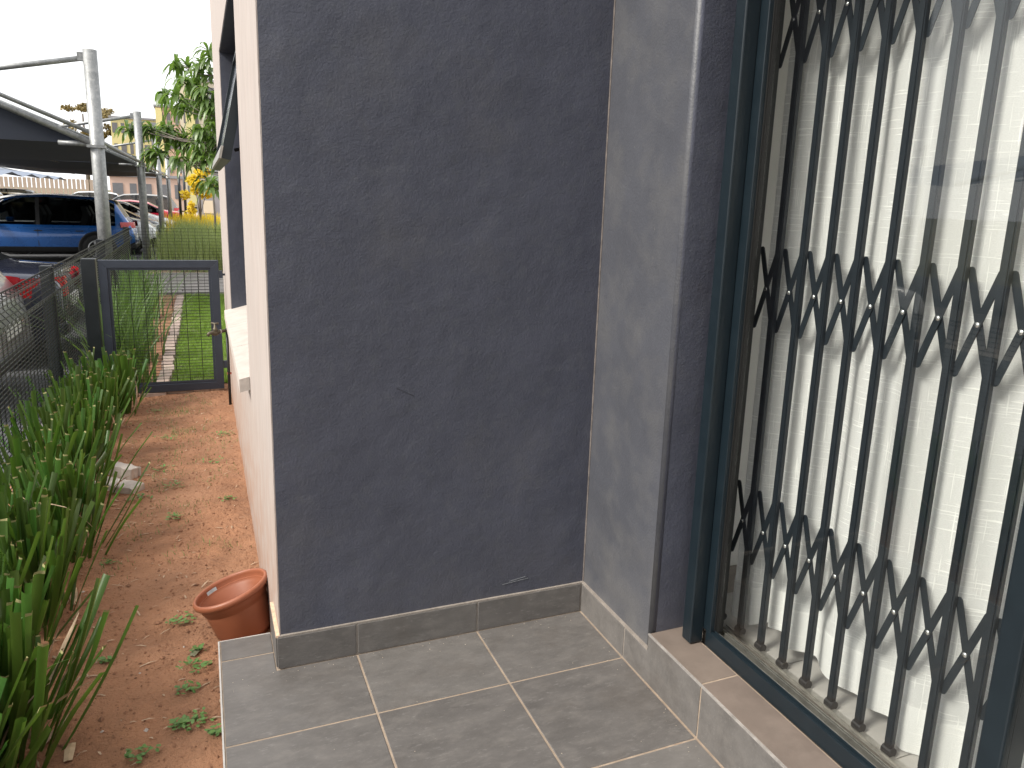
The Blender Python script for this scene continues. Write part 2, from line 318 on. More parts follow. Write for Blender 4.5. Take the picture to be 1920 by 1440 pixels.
# porch wall as a finely divided, slightly wavy plaster face
def plaster_grid(o0, du, dv, nu, nv, nrm, amp=.0016):
    b = MB(); vs = []
    for j in range(nv + 1):
        for i in range(nu + 1):
            p = Vector(o0) + Vector(du) * (i / nu) + Vector(dv) * (j / nv); e = min(i, nu - i, 3) / 3
            vs.append(p + Vector(nrm) * amp * e * (1.2 + fbm(p.x * 4 + p.y * 4, p.z * 4, 5)))
    b.add(vs, [(j * (nu + 1) + i, j * (nu + 1) + i + 1, (j + 1) * (nu + 1) + i + 1, (j + 1) * (nu + 1) + i) for j in range(nv) for i in range(nu)]); return b
pw = plaster_grid((XF + .004, YW, -.2), (.012 - XF - .004 + .003, 0, 0), (0, 0, H + .2), 44, 110, (0, -1, 0))
hp(pw, 'porch_wall', m_navy, smooth=True)
# pier beside the door with a soft arris
R_ = .018; poly = [(.012, YW + .1), (.012, -.464 + R_)]
for k in range(1, 8):
    a = math.pi + k * math.pi / 2 / 8; poly.append((.012 + R_ + R_ * math.cos(a), -.464 + R_ + R_ * math.sin(a)))
poly += [(.012 + R_, -.464), (.25, -.464), (.25, YW + .1)]
pier = MB().prism(poly, .05, H); pr = hp(pier, 'door_pier', m_pier_lit)
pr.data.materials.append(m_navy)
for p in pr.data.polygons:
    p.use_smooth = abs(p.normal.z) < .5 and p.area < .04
    if p.normal.y < -.8: p.material_index = 1  # return face keeps the darker navy as the shaded copy of the paint
# pale side wall with window opening
WY0, WY1, WZ0, WZ1, YE = 1.17, 3.3, .72, 2.42, 5.05
sw = MB()
for (y0, y1, z0, z1) in ((.0135, WY0, -.3, H), (WY1, YE, -.3, H), (WY0, WY1, -.3, WZ0), (WY0, WY1, WZ1, H)): sw.box(XF, XF + .24, y0, y1, z0, z1)
hp(sw, 'side_wall', m_fac)
hp(MB().box(XF + .003, XF + .237, .0125, .3, H - .002, H + 2.4).box(XF, XF + .24, .3, YE, H, H + 2.4), 'upper_wall', m_fac)
hp(MB().box(XF + .24, 3.2, YE - .25, YE - .01, -.3, H + 2.4), 'back_wall', m_fac)
# dark painted reveals of the window
lin = MB().box(XF + .004, XF + .22, WY1 - .006, WY1 + .001, WZ0, WZ1).box(XF + .004, XF + .22, WY0 - .001, WY0 + .006, WZ0, WZ1).box(XF + .004, XF + .22, WY0, WY1, WZ1 - .006, WZ1 + .001)
hp(lin, 'window_reveal', m_navy)
win = hp(MB().box(XF + .12, XF + .17, WY0 + .006, WY0 + .056, WZ0 + .04, WZ1 - .006).box(XF + .12, XF + .17, WY1 - .056, WY1 - .006, WZ0 + .04, WZ1 - .006).box(XF + .12, XF + .17, WY0 + .056, WY1 - .056, WZ1 - .06, WZ1 - .006).box(XF + .12, XF + .17, WY0 + .056, WY1 - .056, WZ0 + .04, WZ0 + .09).box(XF + .12, XF + .17, WY0 + .056, WY1 - .056, 1.58, 1.63), 'window', m_frame)
MB().box(XF + .14, XF + .146, WY0 + .056, WY1 - .056, WZ0 + .09, 1.58).build('pane', m_wglass, win)
# top hung sash pushed open
hz, bz, hx, bx, s0, s1 = 2.36, 1.66, XF + .10, XF - .055, WY0 + .06, WY1 - .2
def SP(t, y, off=0):   # t 0 hinge..1 bottom ; off outward
    d = Vector((bx - hx, 0, bz - hz)); n = Vector((d.z, 0, -d.x)).normalized(); return Vector((hx, y, hz)) + d * t + n * off
def slab(b, t0, t1, y0, y1, o0, o1):
    vs = [SP(t, y, o) for o in (o0, o1) for (t, y) in ((t0, y0), (t1, y0), (t1, y1), (t0, y1))]
    b.add(vs, [(0, 1, 2, 3), (4, 5, 6, 7), (0, 1, 5, 4), (1, 2, 6, 5), (2, 3, 7, 6), (3, 0, 4, 7)])
m_sash = mat('grey_sash_paint', (.20, .20, .20), .4, var=.1)
b = MB(); slab(b, 0, 1, s0, s0 + .05, -.02, .02); slab(b, 0, 1, s1 - .05, s1, -.02, .02); slab(b, 0, .08, s0 + .05, s1 - .05, -.02, .02); slab(b, .92, 1, s0 + .05, s1 - .05, -.02, .02)
sash = b.build('window_sash', m_frame, win); b = MB(); slab(b, .08, .92, s0 + .05, s1 - .05, -.004, .004); b.build('pane', m_wglass, win)
b = MB(); slab(b, .93, 1.004, s0 - .004, s1, .018, .028); b.build('drip_rail', m_alu, win)
MB().tube([SP(.93, s0 + .1, -.03), SP(.9, s0 + .1, -.07), (XF + .1, s0 + .1, 1.72)], .008, 6).build('stay', m_black, win)
# sill of pale stone pieces, sloping outwards
for k, (y0, y1) in enumerate(((WY0 - .02, 1.9), (1.904, 2.62), (2.624, WY1 + .02))):
    b = MB(); pf = [(XF + .15, WZ0 + .045), (XF - .045, WZ0 - .005), (XF - .045, WZ0 - .065), (XF - .002, WZ0 - .055), (XF - .002, WZ0 - .001), (XF + .15, WZ0 - .001)]
    b.prism(pf, y0, y1, 1); b.build('sill_stone', m_sillm, house)
# unseen overhang added for light falloff, cut back over the door, and room shell behind the door
hp(MB().box(XF + .75, .5, -2.25, YW - .002, 3.0, 3.19), 'unseen_overhang_slab', m_white)
hp(MB().box(.013, .5, -2.25, -.47, 2.32, 2.999), 'door_lintel', m_navy)
room = MB().box(3.1, 3.2, -4, -3.2, 0, 2.9).box(3.1, 3.2, -.8, YW + .1, 0, 2.9).box(.31, 3.1, YW - .1, YW + .1, 0, 2.9).box(.31, 3.1, -4.1, -4, 0, 2.9).box(.31, 3.1, -4, YW - .1, 2.8, 2.9)  # gap left in the unseen back wall so daylight backlights the curtain
hp(room, 'room_wall', m_white)
hp(MB().box(.14, .3, -3.4, -2.6, .05, 2.9), 'pier_far', m_navy)
rf = sheet('room_floor', .2, 3.1, -4, -.1, .135, m_mortar)
tm = MB().box(-.2135, .2135, -.2135, .2135, 0, .006).mesh('floor_tile'); tm.materials.append(m_rfloor)
for i in range(3):
    for j in range(5):
        o = link('floor_tile', tm, None, rf); o.location = (.215 + .2135 + i * .43, -.5 - j * .43, .136)
# ---------------- skirting tiles on the walls
def tile_piece(b, name, parent, m=None, bev=.0012): return b.build(name, m or m_tile, parent, bevel=bev, seg=1)
G = .0036
JX = [0.0, -.419, -.849, XF - .012]
for a, c in ((JX[1], JX[0] - .001), (JX[2], JX[1]), (JX[3] + .001, JX[2])): tile_piece(MB().box(a + G, c - G, 0, .010, .003, .113), 'skirting_tile', house)
hp(MB().box(XF - .001, .0115, .003, .0119, -.01, .1125).box(XF - .004, .0118, .002, .0122, .1135, .119), 'skirting_grout', m_mortar)
tile_piece(MB().box(0, .010, -.32 + G, -.0015, .003, .113), 'skirting_tile', house)
hp(MB().box(.003, .0118, -.46, .0, -.01, .1125).box(.0015, .0122, -.462, .001, .1135, .119), 'skirting_grout', m_mortar)
# return of the skirting round the outer corner
tile_piece(MB().box(XF - .012, XF - .002, .0115, .232, .003, .113), 'skirting_tile', house)
hp(MB().box(XF - .011, XF + .001, .004, .23, .1135, .121), 'skirting_grout', mat('sandy_mortar', (.56, .40, .28), .9, var=.25, vscale=40, bump=.6, bscale=150))
# caulk bead in the inner corner, a dark scratch and a pale scuff on the paint
hp(MB().tube([(.0105, .0095, .121), (.0105, .0095, H)], .003, 6), 'corner_bead', mat('dusty_caulk', (.14, .12, .11), .9, var=.4, vscale=30))
def on_wall(u, v):
    d = ray(u, v); return CAM + d * ((YW - .0035 - CAM.y) / d.y)
hp(MB().bar(on_wall(744, 728), on_wall(777, 743), .0008, .0008), 'scratch', m_black)
m_scuff = mat('pale_scuff', (.22, .23, .24), .8, var=.3, vscale=60)
for (a, c) in (((942, 1096), (990, 1084)), ((955, 1090), (985, 1081))): hp(MB().bar(on_wall(*a), on_wall(*c), .0008, .0012), 'scuff', m_scuff)
# ---------------- porch floor
porch = MB().box(-1.281, .012, -3.3, .234, -.3, -.0102).build('porch_floor', m_grout, kind='structure')
MB().box(-1.281, .010, -3.3, .234, -.0101, -.0022).build('grout', m_grout, porch)
JY = [.234, .110, -.320, -.750, -1.180, -1.610, -2.040, -2.47, -2.9]; FX = [-1.279, -.849, -.419, .0]
for j in range(len(JY) - 1):
    for i in range(3):
        b = MB(); y1, y0 = JY[j] - G, JY[j + 1] + G; x0, x1 = FX[i] + G, FX[i + 1] - G
        if j == 0:
            if i > 0: continue
            x1 = XF - .014
        elif j == 1:
            if i > 0: y1 = -.0015
            else:   # L shaped tile cut round the corner of the wall
                b.prism([(x0, y0), (x1, y0), (x1, -.0015), (XF - .014, -.0015), (XF - .014, y1), (x0, y1)], -.0085, 0); tile_piece(b, 'floor_tile', porch); continue
        tile_piece(b.box(x0, x1, y0, y1, -.0085, 0), 'floor_tile', porch)
MB().box(-1.2845, -1.2795, -3.3, .236, -.05, .0006).box(-1.2795, XF - .014, .232, .2365, -.05, .0006).build('edge_trim', m_trim, porch)
# a few crumbs of sand on the tiles, swept into the corners
b = MB()
for k in range(110):
    if k < 60: x, y = rnd.uniform(-1.25, -.03), -.008 - abs(rnd.gauss(0, .05))
    elif k < 85: x, y = -.006 - abs(rnd.gauss(0, .03)), rnd.uniform(-1.2, -.02)
    else: x, y = rnd.uniform(-1.25, -.05), rnd.uniform(-1.2, -.05)
    r = rnd.uniform(.0006, .0018); p = Vector((x, y, r * .6)); b.add([p + Vector((r * rnd.uniform(.5, 1.2) * a, r * rnd.uniform(.5, 1.2) * c, r * .6 * d)) for a, c, d in ((1, 0, 0), (-1, 0, 0), (0, 1, 0), (0, -1, 0), (0, 0, 1), (0, 0, -1))], [(0, 2, 4), (2, 1, 4), (1, 3, 4), (3, 0, 4), (0, 3, 5), (3, 1, 5), (1, 2, 5), (2, 0, 5)])
b.build('sand_grains', mat('pale_grit', (.62, .52, .42), .9), kind='stuff', label='loose pale sand grains scattered over the porch tiles')
# ---------------- door step
SZ = .175
step = MB().box(.0105, .137, -3.3, -.4642, -.01, SZ - .012).box(.137, .21, -3.3, -.4642, -.01, SZ - .03).build('door_step', m_mortar, kind='structure')
MB().box(.003, .137, -3.3, -.4645, SZ - .0118, SZ - .0025).box(.003, .0104, -3.3, -.4645, -.008, SZ - .0118).build('grout', m_grout, step)
tile_piece(MB().prism([(-.75 + G, .003), (-.32 - G, .003), (-.32 - G, .113), (-.4655, .113), (-.4655, SZ - .006), (-.75 + G, SZ - .006)], 0, .010, 0), 'riser_tile', step)
for k in range(4): tile_piece(MB().box(0, .010, -1.18 + G - k * .43, -.75 - G - k * .43, .003, SZ - .006), 'riser_tile', step)
tile_piece(MB().box(.006, .132, -.745 + G, -.467, SZ - .010, SZ), 'step_tile', step, m_stile)
for k in range(4): tile_piece(MB().box(.006, .132, -1.175 + G - k * .43, -.745 - G - k * .43, SZ - .010, SZ), 'step_tile', step, m_stile)
MB().box(-.0012, .0045, -3.3, -.466, SZ - .0045, SZ + .0006).build('edge_trim', mat('worn_step_trim', (.27, .25, .235), .6, var=.3, vscale=30), step)
# ================================================================== SLIDING DOOR
door = thing('sliding_door', 'dark framed glass sliding door above the tiled step', 'door', (.14, -1.4, SZ))
DT = 2.32
def dp(b, name, m, **k): return setw(b.build(name, m, None, **k), door)
dp(MB().box(.135, .235, -.4835, -.4645, SZ, DT).box(.205, .235, -.53, -.4836, SZ, DT), 'jamb', m_frame)
dp(MB().box(.135, .235, -2.60, -2.56, SZ, DT), 'jamb', m_frame)
dp(MB().box(.135, .235, -2.56, -.484, DT - .05, DT + .0), 'head_frame', m_frame)
dp(MB().box(.1375, .150, -2.56, -.578, SZ, SZ + .052).box(.150, .152, -2.56, -.578, SZ, SZ + .06), 'bottom_rail', m_frame, bevel=.001)
for k, xx in enumerate((.156, .166, .192, .204)): dp(MB().box(xx, xx + .004, -2.56, -.545, SZ - .02, SZ + .050 - .004 * k), 'track', m_alu)
dp(MB().box(.1525, .23, -2.56, -.545, SZ - .028, SZ + .025), 'sill_channel', mat('dusty_track', (.10, .085, .07), .8, var=.4, vscale=40))
dp(MB().box(.088, .136, -.567, -.522, SZ + .004, DT - .05), 'stile', m_frame, bevel=.004)
dp(MB().box(.1362, .175, -.600, -.545, SZ + .05, DT - .05), 'stile', m_frame, bevel=.002)
dp(MB().box(.155, .180, -.606, -.6005, SZ + .05, DT - .05).box(.150, .154, -.604, -.6005, SZ + .05, DT - .05), 'gasket', m_gasket)
dp(MB().box(.126, .150, -1.514, -1.466, SZ + .05, DT - .05), 'stile', m_frame, bevel=.004)
dp(MB().box(.1505, .20, -1.512, -1.472, SZ + .05, DT - .05), 'stile', m_frame, bevel=.002)
dp(MB().box(.165, .169, -1.4715, -.6065, SZ + .052, DT - .05), 'glass_pane', m_glass)
dp(MB().box(.134, .138, -2.50, -1.5145, SZ + .052, DT - .05), 'glass_pane', m_glass)
dp(MB().tube([(.13, -.525, 1.27), (.13, -.49, 1.27)], .011, 10), 'bolt', m_rust, smooth=True)
# ================================================================== SECURITY TRELLIS
trel = thing('trellis_gate', 'charcoal expanding trellis security gate behind the door glass', 'security gate', (.3, -1.0, .15))
def tp(b, name, m, parent=None, **k): return setw(b.build(name, m, None, **k), parent or trel)
XB0, XB1 = .300, .326; Y0, S = -.4775, .1001
barm = MB().box(-.009, .009, -.011, .011, 0, 2.13).mesh('bar')
bmm = bmesh.new(); bmm.from_mesh(barm); bmesh.ops.bevel(bmm, geom=[e for e in bmm.edges if abs(e.verts[0].co.z - e.verts[1].co.z) > 1], offset=.003, segments=2, affect='EDGES'); bmm.to_mesh(barm); bmm.free(); barm.materials.append(m_grille)
footm = MB().box(-.008, .008, -.009, .009, -.014, .0).tube([(0, -.014, -.024), (0, .014, -.024)], .0135, 12).mesh('foot'); footm.materials.append(m_black)
lm = {}
def link_mesh(dz, dy):
    b = MB(); L = math.hypot(dz, dy); n = 6; w = .009; o = []
    for k in range(n + 1): a = math.pi / 2 + k * math.pi / n; o.append((-L / 2 + w * math.cos(a), w * math.sin(a)))
    for k in range(n + 1): a = -math.pi / 2 + k * math.pi / n; o.append((L / 2 + w * math.cos(a), w * math.sin(a)))
    an = math.atan2(dz, dy); po = [(p[0] * math.cos(an) - p[1] * math.sin(an), p[0] * math.sin(an) + p[1] * math.cos(an)) for p in o]
    return b.prism(po, -.0015, .0015, 0)
lmA = link_mesh(.236, .076).mesh('lattice_link'); lmB = link_mesh(.236, -.076).mesh('lattice_link')
for m_ in (lmA, lmB): m_.materials.append(m_grille)
rivm = MB().lathe([(0, 0), (.0058, .0005), (.0068, .002), (.0068, .003)], 12, Matrix.Rotation(math.radians(90), 4, 'Y')).mesh('rivet', True); rivm.materials.append(m_chrome)
def inst(me, name, loc, parent):
    o = bpy.data.objects.new(name, me); COL.objects.link(o); o.parent = parent; o.location = Vector(loc) - (parent.location if parent.parent is None else Vector((0, 0, 0))); return o
for i in range(-1, 19):
    yb = Y0 - (i + .5) * S
    bo = inst(barm, 'bar', (.317, yb, .183), trel)
    ft = bpy.data.objects.new('foot', footm); COL.objects.link(ft); ft.parent = bo
    if i < 0: continue
    for zc in (.526, 1.287, 2.057):
        yc = Y0 - i * S
        inst(lmA, 'lattice_link', (.3285, yc, zc), trel); inst(lmB, 'lattice_link', (.3240, yc, zc), trel)
        inst(rivm, 'rivet', (.3195, yc, zc), trel)
tp(MB().box(.305, .321, -2.5, -.47, .1415, .150).box(.2955, .330, -2.5, -.47, .1415, .1440), 'floor_track', m_alu)
tp(MB().box(.29, .336, -2.5, -.47, 2.32, 2.36), 'top_track', m_grille)
# ================================================================== CURTAIN
cur = thing('curtain', 'sheer white curtain hanging in folds behind the trellis', 'curtain', (.4, -1.2, .19))
def fold(y, z):
    p = 11.0 * y + .55 * math.sin(4.3 * y + 1) + .25 * math.sin(11 * y); a = 1 - .35 * z / 2.3
    k = 2 * math.pi * p / 1.0
    return .374 + .020 * a * math.sin(k * .86) + .008 * math.sin(k * .43 + 1.3) + .006 * fbm(y * 6, z * 1.2, 2) + (.010 * (1 - min(1, z / .6)) * (1 + math.sin(k * .31 + 2)))
def bottom(y): return .178 + .016 * math.sin(7 * y + .6) + .012 * math.sin(17 * y) + .01 * math.sin(29 * y)
def cloth(z0f, z1f, nu, nv, off, ya=-.40, yb=-2.5):
    vs, fs, uvs = [], [], []; s = 0; px = None; ss = []
    for i in range(nu + 1):
        y = ya + (yb - ya) * i / nu; p = Vector((fold(y, 1), y)); s += (p - px).length if px else 0; px = p; ss.append(s)
    for j in range(nv + 1):
        for i in range(nu + 1):
            y = ya + (yb - ya) * i / nu; z = z0f(y) + (z1f(y) - z0f(y)) * j / nv
            vs.append((fold(y, z) + off, y, z)); uvs.append((ss[i], z))
    fs = [(j * (nu + 1) + i, j * (nu + 1) + i + 1, (j + 1) * (nu + 1) + i + 1, (j + 1) * (nu + 1) + i) for j in range(nv) for i in range(nu)]
    me = bpy.data.meshes.new('cloth'); me.from_pydata(vs, [], fs); ul = me.uv_layers.new(name='UVMap')
    for lp in me.loops: ul.data[lp.index].uv = uvs[lp.vertex_index]
    me.polygons.foreach_set('use_smooth', [True] * len(me.polygons)); return me
cl = setw(link('cloth', cloth(bottom, lambda y: 2.6, 520, 26, 0), m_curt), cur)
hm = link('hem', cloth(bottom, lambda y: bottom(y) + .135, 520, 3, -.003), m_hem); hm.parent = cl
# ================================================================== FLOWER POT
pot_c = Vector((-1.168, .50, GZ - .035))
pot = thing('flower_pot', 'empty terracotta flower pot tilted against the wall corner', 'flower pot', pot_c)
tilt = Matrix.Rotation(math.radians(-17), 4, 'Y') @ Matrix.Rotation(math.radians(-7), 4, 'X')
MP = tilt
hh = .225; prof = [(.0, .006), (.072, .006), (.078, .0), (.084, .01), (.112, hh - .045), (.119, hh - .040), (.122, hh - .028)]
MB().lathe(prof, 56, MP).build('body', m_pot, pot, smooth=True)
rim = [(.122, hh - .028), (.136, hh - .026), (.1415, hh - .018), (.142, hh - .008), (.138, hh - .001), (.1315, hh), (.128, hh - .003), (.1265, hh - .010)]
MB().lathe(rim, 56, MP).build('rim', m_pot, pot, smooth=True)
inn = [(.1265, hh - .010), (.1235, hh - .05), (.1215, hh - .051), (.1205, hh - .056), (.1190, hh - .057), (.1180, hh - .062), (.1165, hh - .063), (.1155, hh - .068), (.105, .05), (.08, .018), (.0, .016)]
MB().lathe(inn, 56, MP).build('inner_wall', m_pot, pot, smooth=True)
# paper price sticker inside the rim with small printed bars
m_stick = mat('sticker_paper', (.55, .68, .74), .5, var=.15, vscale=60); m_ink = mat('sticker_ink', (.05, .06, .10), .6); m_wht = mat('sticker_white', (.8, .8, .78), .5)
def on_inner(a, z, off):
    r = .1265 - (hh - .010 - z) * .075 - off; return MP @ Vector((r * math.cos(a), r * math.sin(a), z))
def patch(a0, a1, z0, z1, off, n=5):
    b = MB(); vs = [on_inner(a0 + (a1 - a0) * i / n, z, off) for z in (z0, z1) for i in range(n + 1)]; b.add(vs, [(i, i + 1, n + 2 + i, n + 1 + i) for i in range(n)]); return b
A0 = math.radians(119); st = patch(A0, A0 + .36, hh - .052, hh - .014, .0012).build('sticker', m_stick, pot)
patch(A0 + .03, A0 + .33, hh - .048, hh - .030, .0017).build('label_field', m_wht, st)
for k in range(9): patch(A0 + .05 + k * .018, A0 + .05 + k * .018 + (.010 if k % 3 else .005), hh - .041, hh - .034, .0022, 1).build('printed_bar', m_ink, st)
# ================================================================== TAP ON STANDPIPE
tap = thing('water_tap', 'weathered brass garden tap on a thin black standpipe', 'water tap', (-1.118, 3.93, GZ))
def tq(b, name, m, **k): return setw(b.build(name, m, None, **k), tap)
TZ = .47
tq(MB().tube([(-1.118, 3.93, GZ - .03), (-1.118, 3.93, TZ + .02)], .011, 10), 'pipe', m_black, smooth=True)
tq(MB().tube([(-1.118, 3.93, TZ), (-1.16, 3.90, TZ), (-1.19, 3.88, TZ)], [.012, .014, .016], 12), 'inlet', m_brass, smooth=True)
tq(MB().tube([(-1.185, 3.885, TZ - .008), (-1.205, 3.87, TZ - .008), (-1.235, 3.855, TZ - .002), (-1.25, 3.85, TZ - .008), (-1.256, 3.847, TZ - .025)], [.018, .022, .014, .012, .012], 12), 'spout', m_brass, smooth=True)
tq(MB().tube([(-1.203, 3.872, TZ), (-1.203, 3.872, TZ + .03), (-1.203, 3.872, TZ + .034), (-1.203, 3.872, TZ + .065)], [.018, .016, .010, .007], 12), 'bonnet', m_brass, smooth=True)
tq(MB().tube([(-1.228, 3.885, TZ + .068), (-1.203, 3.872, TZ + .066), (-1.178, 3.859, TZ + .068)], [.009, .006, .009], 8), 'handle', m_brass, smooth=True)
tq(MB().tube([(-1.163, 3.898, TZ), (-1.17, 3.894, TZ)], .0165, 12), 'collar', m_trim)
tq(MB().box(-1.131, -1.098, 3.922, 3.938, .12, .135), 'clamp', mat('red_clamp', (.35, .10, .07), .6))
# ================================================================== MESH FENCE AND GATE
FXX, FT = -2.28, .95
def bent(z):      # pleated section of the welded panel: offset towards the garden
    o = 0
    for c in (.80, .05): o += .045 * max(0, 1 - abs(z - c) / .06)
    return o
ZL = [-.1 + k * .025 for k in range(int((FT + .1) / .025) + 1)]
def fence_panel(y0, y1):
    b = MB(); zz = sorted(set([-.1, .05 - .06, .05, .05 + .06, .80 - .06, .80, .80 + .06, FT]))
    n = int((y1 - y0) / .1)
    for i in range(n + 1):
        y = y0 + (y1 - y0) * i / n; b.tube([(FXX + bent(z), y, z) for z in zz], .0029, 4, False)
    for z in ZL: b.bar((FXX + bent(z) + .003, y0, z), (FXX + bent(z) + .003, y1, z), .0046)
    b.bar((FXX + .003, y0, FT + .004), (FXX + .003, y1, FT + .004), .005); b.bar((FXX + .05, y0, FT - .012), (FXX + .05, y1, FT - .012), .004)
    for i in range(n + 1):
        y = y0 + (y1 - y0) * i / n; b.bar((FXX, y, FT), (FXX + .05, y, FT - .012), .004)
    return b
fence = thing('mesh_fence', 'long dark pleated wire mesh fence beside the parked cars', 'fence', (FXX, 4, GZ))
def fp(b, name, m, **k): return setw(b.build(name, m, None, **k), fence)
posts = [-2.6, .75, 4.1, 7.45, 10.8]
for a, c in zip(posts[:-1], posts[1:]): fp(fence_panel(a + .05, c - .05), 'wire_panel', m_wire, kind='stuff')
for y in posts:
    po = fp(MB().box(FXX - .075, FXX - .005, y - .045, y + .045, -.2, FT + .01).box(FXX - .0049, FXX + .012, y - .045, y - .012, -.2, FT), 'post', m_fgreen, bevel=.003)
    for z in (.86, .35): MB().box(FXX - .005, FXX + .058, y - .050, y + .03, z - .05, z + .05).build('clamp', m_fgreen, None).parent = po
    po.children[0].matrix_parent_inverse = po.children[1].matrix_parent_inverse = Matrix.Translation(fence.location).inverted()
# cross fence in front of the path
f2 = thing('cross_fence', 'low wire mesh fence across the lawn in front of the path', 'fence', (-1.2, 10.8, GZ))
b = MB()
for i in range(40): x = -2.25 + i * .1; b.bar((x, 10.8, -.1), (x, 10.8, FT), .0045)
for k in range(22): z = -.1 + k * .05; b.bar((-2.25, 10.797, z), (1.7, 10.797, z), .004)
setw(b.build('wire_panel', m_wire, None, kind='stuff'), f2)
for x in (-.9, 1.7): setw(MB().box(x - .03, x + .03, 10.81, 10.87, -.2, FT + .01).build('post', m_fgreen, None), f2)
# gate
GY = 4.42; gate = thing('garden_gate', 'dark navy framed mesh garden gate across the soil strip', 'gate', (-1.6, GY, GZ))
def gp(b, name, m, **k): return setw(b.build(name, m, None, **k), gate)
GL, GR, GB, GT = -2.02, -1.146, -.108, .975
T_ = .062
def mitre(b, pts): b.prism(pts, GY - .02, GY + .02, 1)
b = MB(); mitre(b, [(GL, GT), (GR, GT), (GR - T_, GT - T_), (GL + T_, GT - T_)]); gp(b, 'top_rail', m_gatep, bevel=.0025)
b = MB(); mitre(b, [(GL, GB), (GL + T_, GB + T_), (GR - T_, GB + T_), (GR, GB)]); gp(b, 'bottom_rail', m_gatep, bevel=.0025)
b = MB(); mitre(b, [(GL, GB), (GL, GT), (GL + T_, GT - T_), (GL + T_, GB + T_)]); gp(b, 'stile', m_gatep, bevel=.0025)
b = MB(); mitre(b, [(GR, GB), (GR - T_, GB + T_), (GR - T_, GT - T_), (GR, GT)]); gp(b, 'stile', m_gatep, bevel=.0025)
iL, iR, iB, iT = GL + T_, GR - T_, GB + T_, GT - T_; q = .018
gp(MB().box(iL, iR, GY - .012, GY + .016, iT - q, iT - .0005).box(iL, iR, GY - .012, GY + .016, iB + .0005, iB + q).box(iL + .0005, iL + q, GY - .011, GY + .015, iB + q, iT - q).box(iR - q, iR - .0005, GY - .011, GY + .015, iB + q, iT - q), 'inner_lip', m_gatep)
b = MB(); x = iL + .05
while x < iR - .02: b.bar((x, GY + .004, iB), (x, GY + .004, iT), .0045); x += .1
z = iB + .02
while z < iT: b.bar((iL, GY - .001, z), (iR, GY - .001, z), .0036); z += .0245
gp(b, 'wire_mesh', m_wire, kind='stuff')
for z in (.86, .1): gp(MB().box(GR + .001, GR + .028, GY - .018, GY + .018, z - .03, z + .03).box(GR + .028, -1.0985, GY - .008, GY + .008, z - .010, z + .006), 'hinge', m_gatep)
gpost = MB().box(-2.135, -2.035, GY - .03, GY + .07, -.3, .985).build('gate_post', m_fgreen, None, bevel=.004, label='square black steel post holding the navy gate', cat='post')
# ================================================================== STRAP LEAF PLANTS
def strap(L, w, bend, twist, seed, n=6, tip='cut'):
    r = random.Random(seed); b = MB(); vs = []; fs = []; side = r.uniform(-.04, .04)
    for i in range(n + 1):
        t = i / n if i < n - 1 or tip != 'cut' else (.985 if i == n - 1 else 1.0); z = L * t * (1 - .16 * bend * t * t); x = L * bend * t * t * .6; y = side * math.sin(t * 2.5)
        ww = w * (.55 + .9 * t - .45 * t * t) * (1 if tip == 'cut' or t < .75 else max(.06, (1 - t) / .25)); a = twist * t; c, s = math.cos(a), math.sin(a); vd = .28 * ww
        for (u, d) in ((-ww / 2, vd), (0, 0), (ww / 2, vd)): vs.append((x + d * c - u * s, y + u * c + d * s, z + (.15 * u if i == n else 0)))
    for i in range(n):
        for k in range(2): fs.append((i * 3 + k, i * 3 + k + 1, i * 3 + 4 + k, i * 3 + 3 + k))
    b.add(vs, fs); me = b.mesh('leaf', True); me.materials.append(m_leaf); me.materials.append(m_cut); me.materials.append(m_leafd)
    if tip == 'cut' and seed % 3 == 0:
        for p in me.polygons:
            if max(p.vertices) >= 3 * n: p.material_index = 1
    return me
LEAVES = [strap(rnd.uniform(.46, .62), rnd.uniform(.021, .032), rnd.uniform(.0, .14), rnd.uniform(-.7, .7), k) for k in range(12)]
LONG = [strap(rnd.uniform(.5, .62), rnd.uniform(.018, .026), rnd.uniform(.6, 1.0), rnd.uniform(-1, 1), 50 + k, 8, 'point') for k in range(5)]
DRY = []
for k in range(4):
    me = strap(rnd.uniform(.3, .5), rnd.uniform(.014, .02), rnd.uniform(.4, 1.1), rnd.uniform(-2, 2), 80 + k, 7, 'point'); me.materials.clear(); me.materials.append(m_leafd); DRY.append(me)
clumps = [(-1.90, .0, 1.0, 125), (-2.02, -.26, 1.0, 80), (-2.04, .42, .95, 48), (-1.92, .80, .92, 58), (-2.10, 1.10, .9, 44), (-1.90, 1.42, .9, 62), (-2.08, 1.75, .88, 46), (-1.94, 2.10, .86, 52), (-2.12, 2.45, .86, 42), (-1.98, 2.82, .85, 48), (-2.12, 3.2, .85, 40), (-1.97, 3.45, .86, 46), (-1.88, 3.95, .9, 50), (-2.08, 3.85, .84, 38)]
CLAB = ['strap leaf plant on the soil edge nearest the camera, bottom left', 'strap leaf plant half cut off by the bottom left corner', 'strap leaf plant against the fence, second from the camera', 'strap leaf plant on the soil edge, just beyond the nearest clump', 'strap leaf plant by the fence, fourth from the camera', 'strap leaf plant leaning over the soil before the concrete pieces', 'strap leaf plant by the fence level with the concrete pieces', 'strap leaf plant behind the broken concrete pieces', 'strap leaf plant at the fence just past the concrete pieces', 'strap leaf plant midway between concrete pieces and gate', 'strap leaf plant at the fence short of the gate post', 'strap leaf plant third from the gate', 'strap leaf plant right in front of the navy gate', 'strap leaf plant squeezed between fence post and gate post']
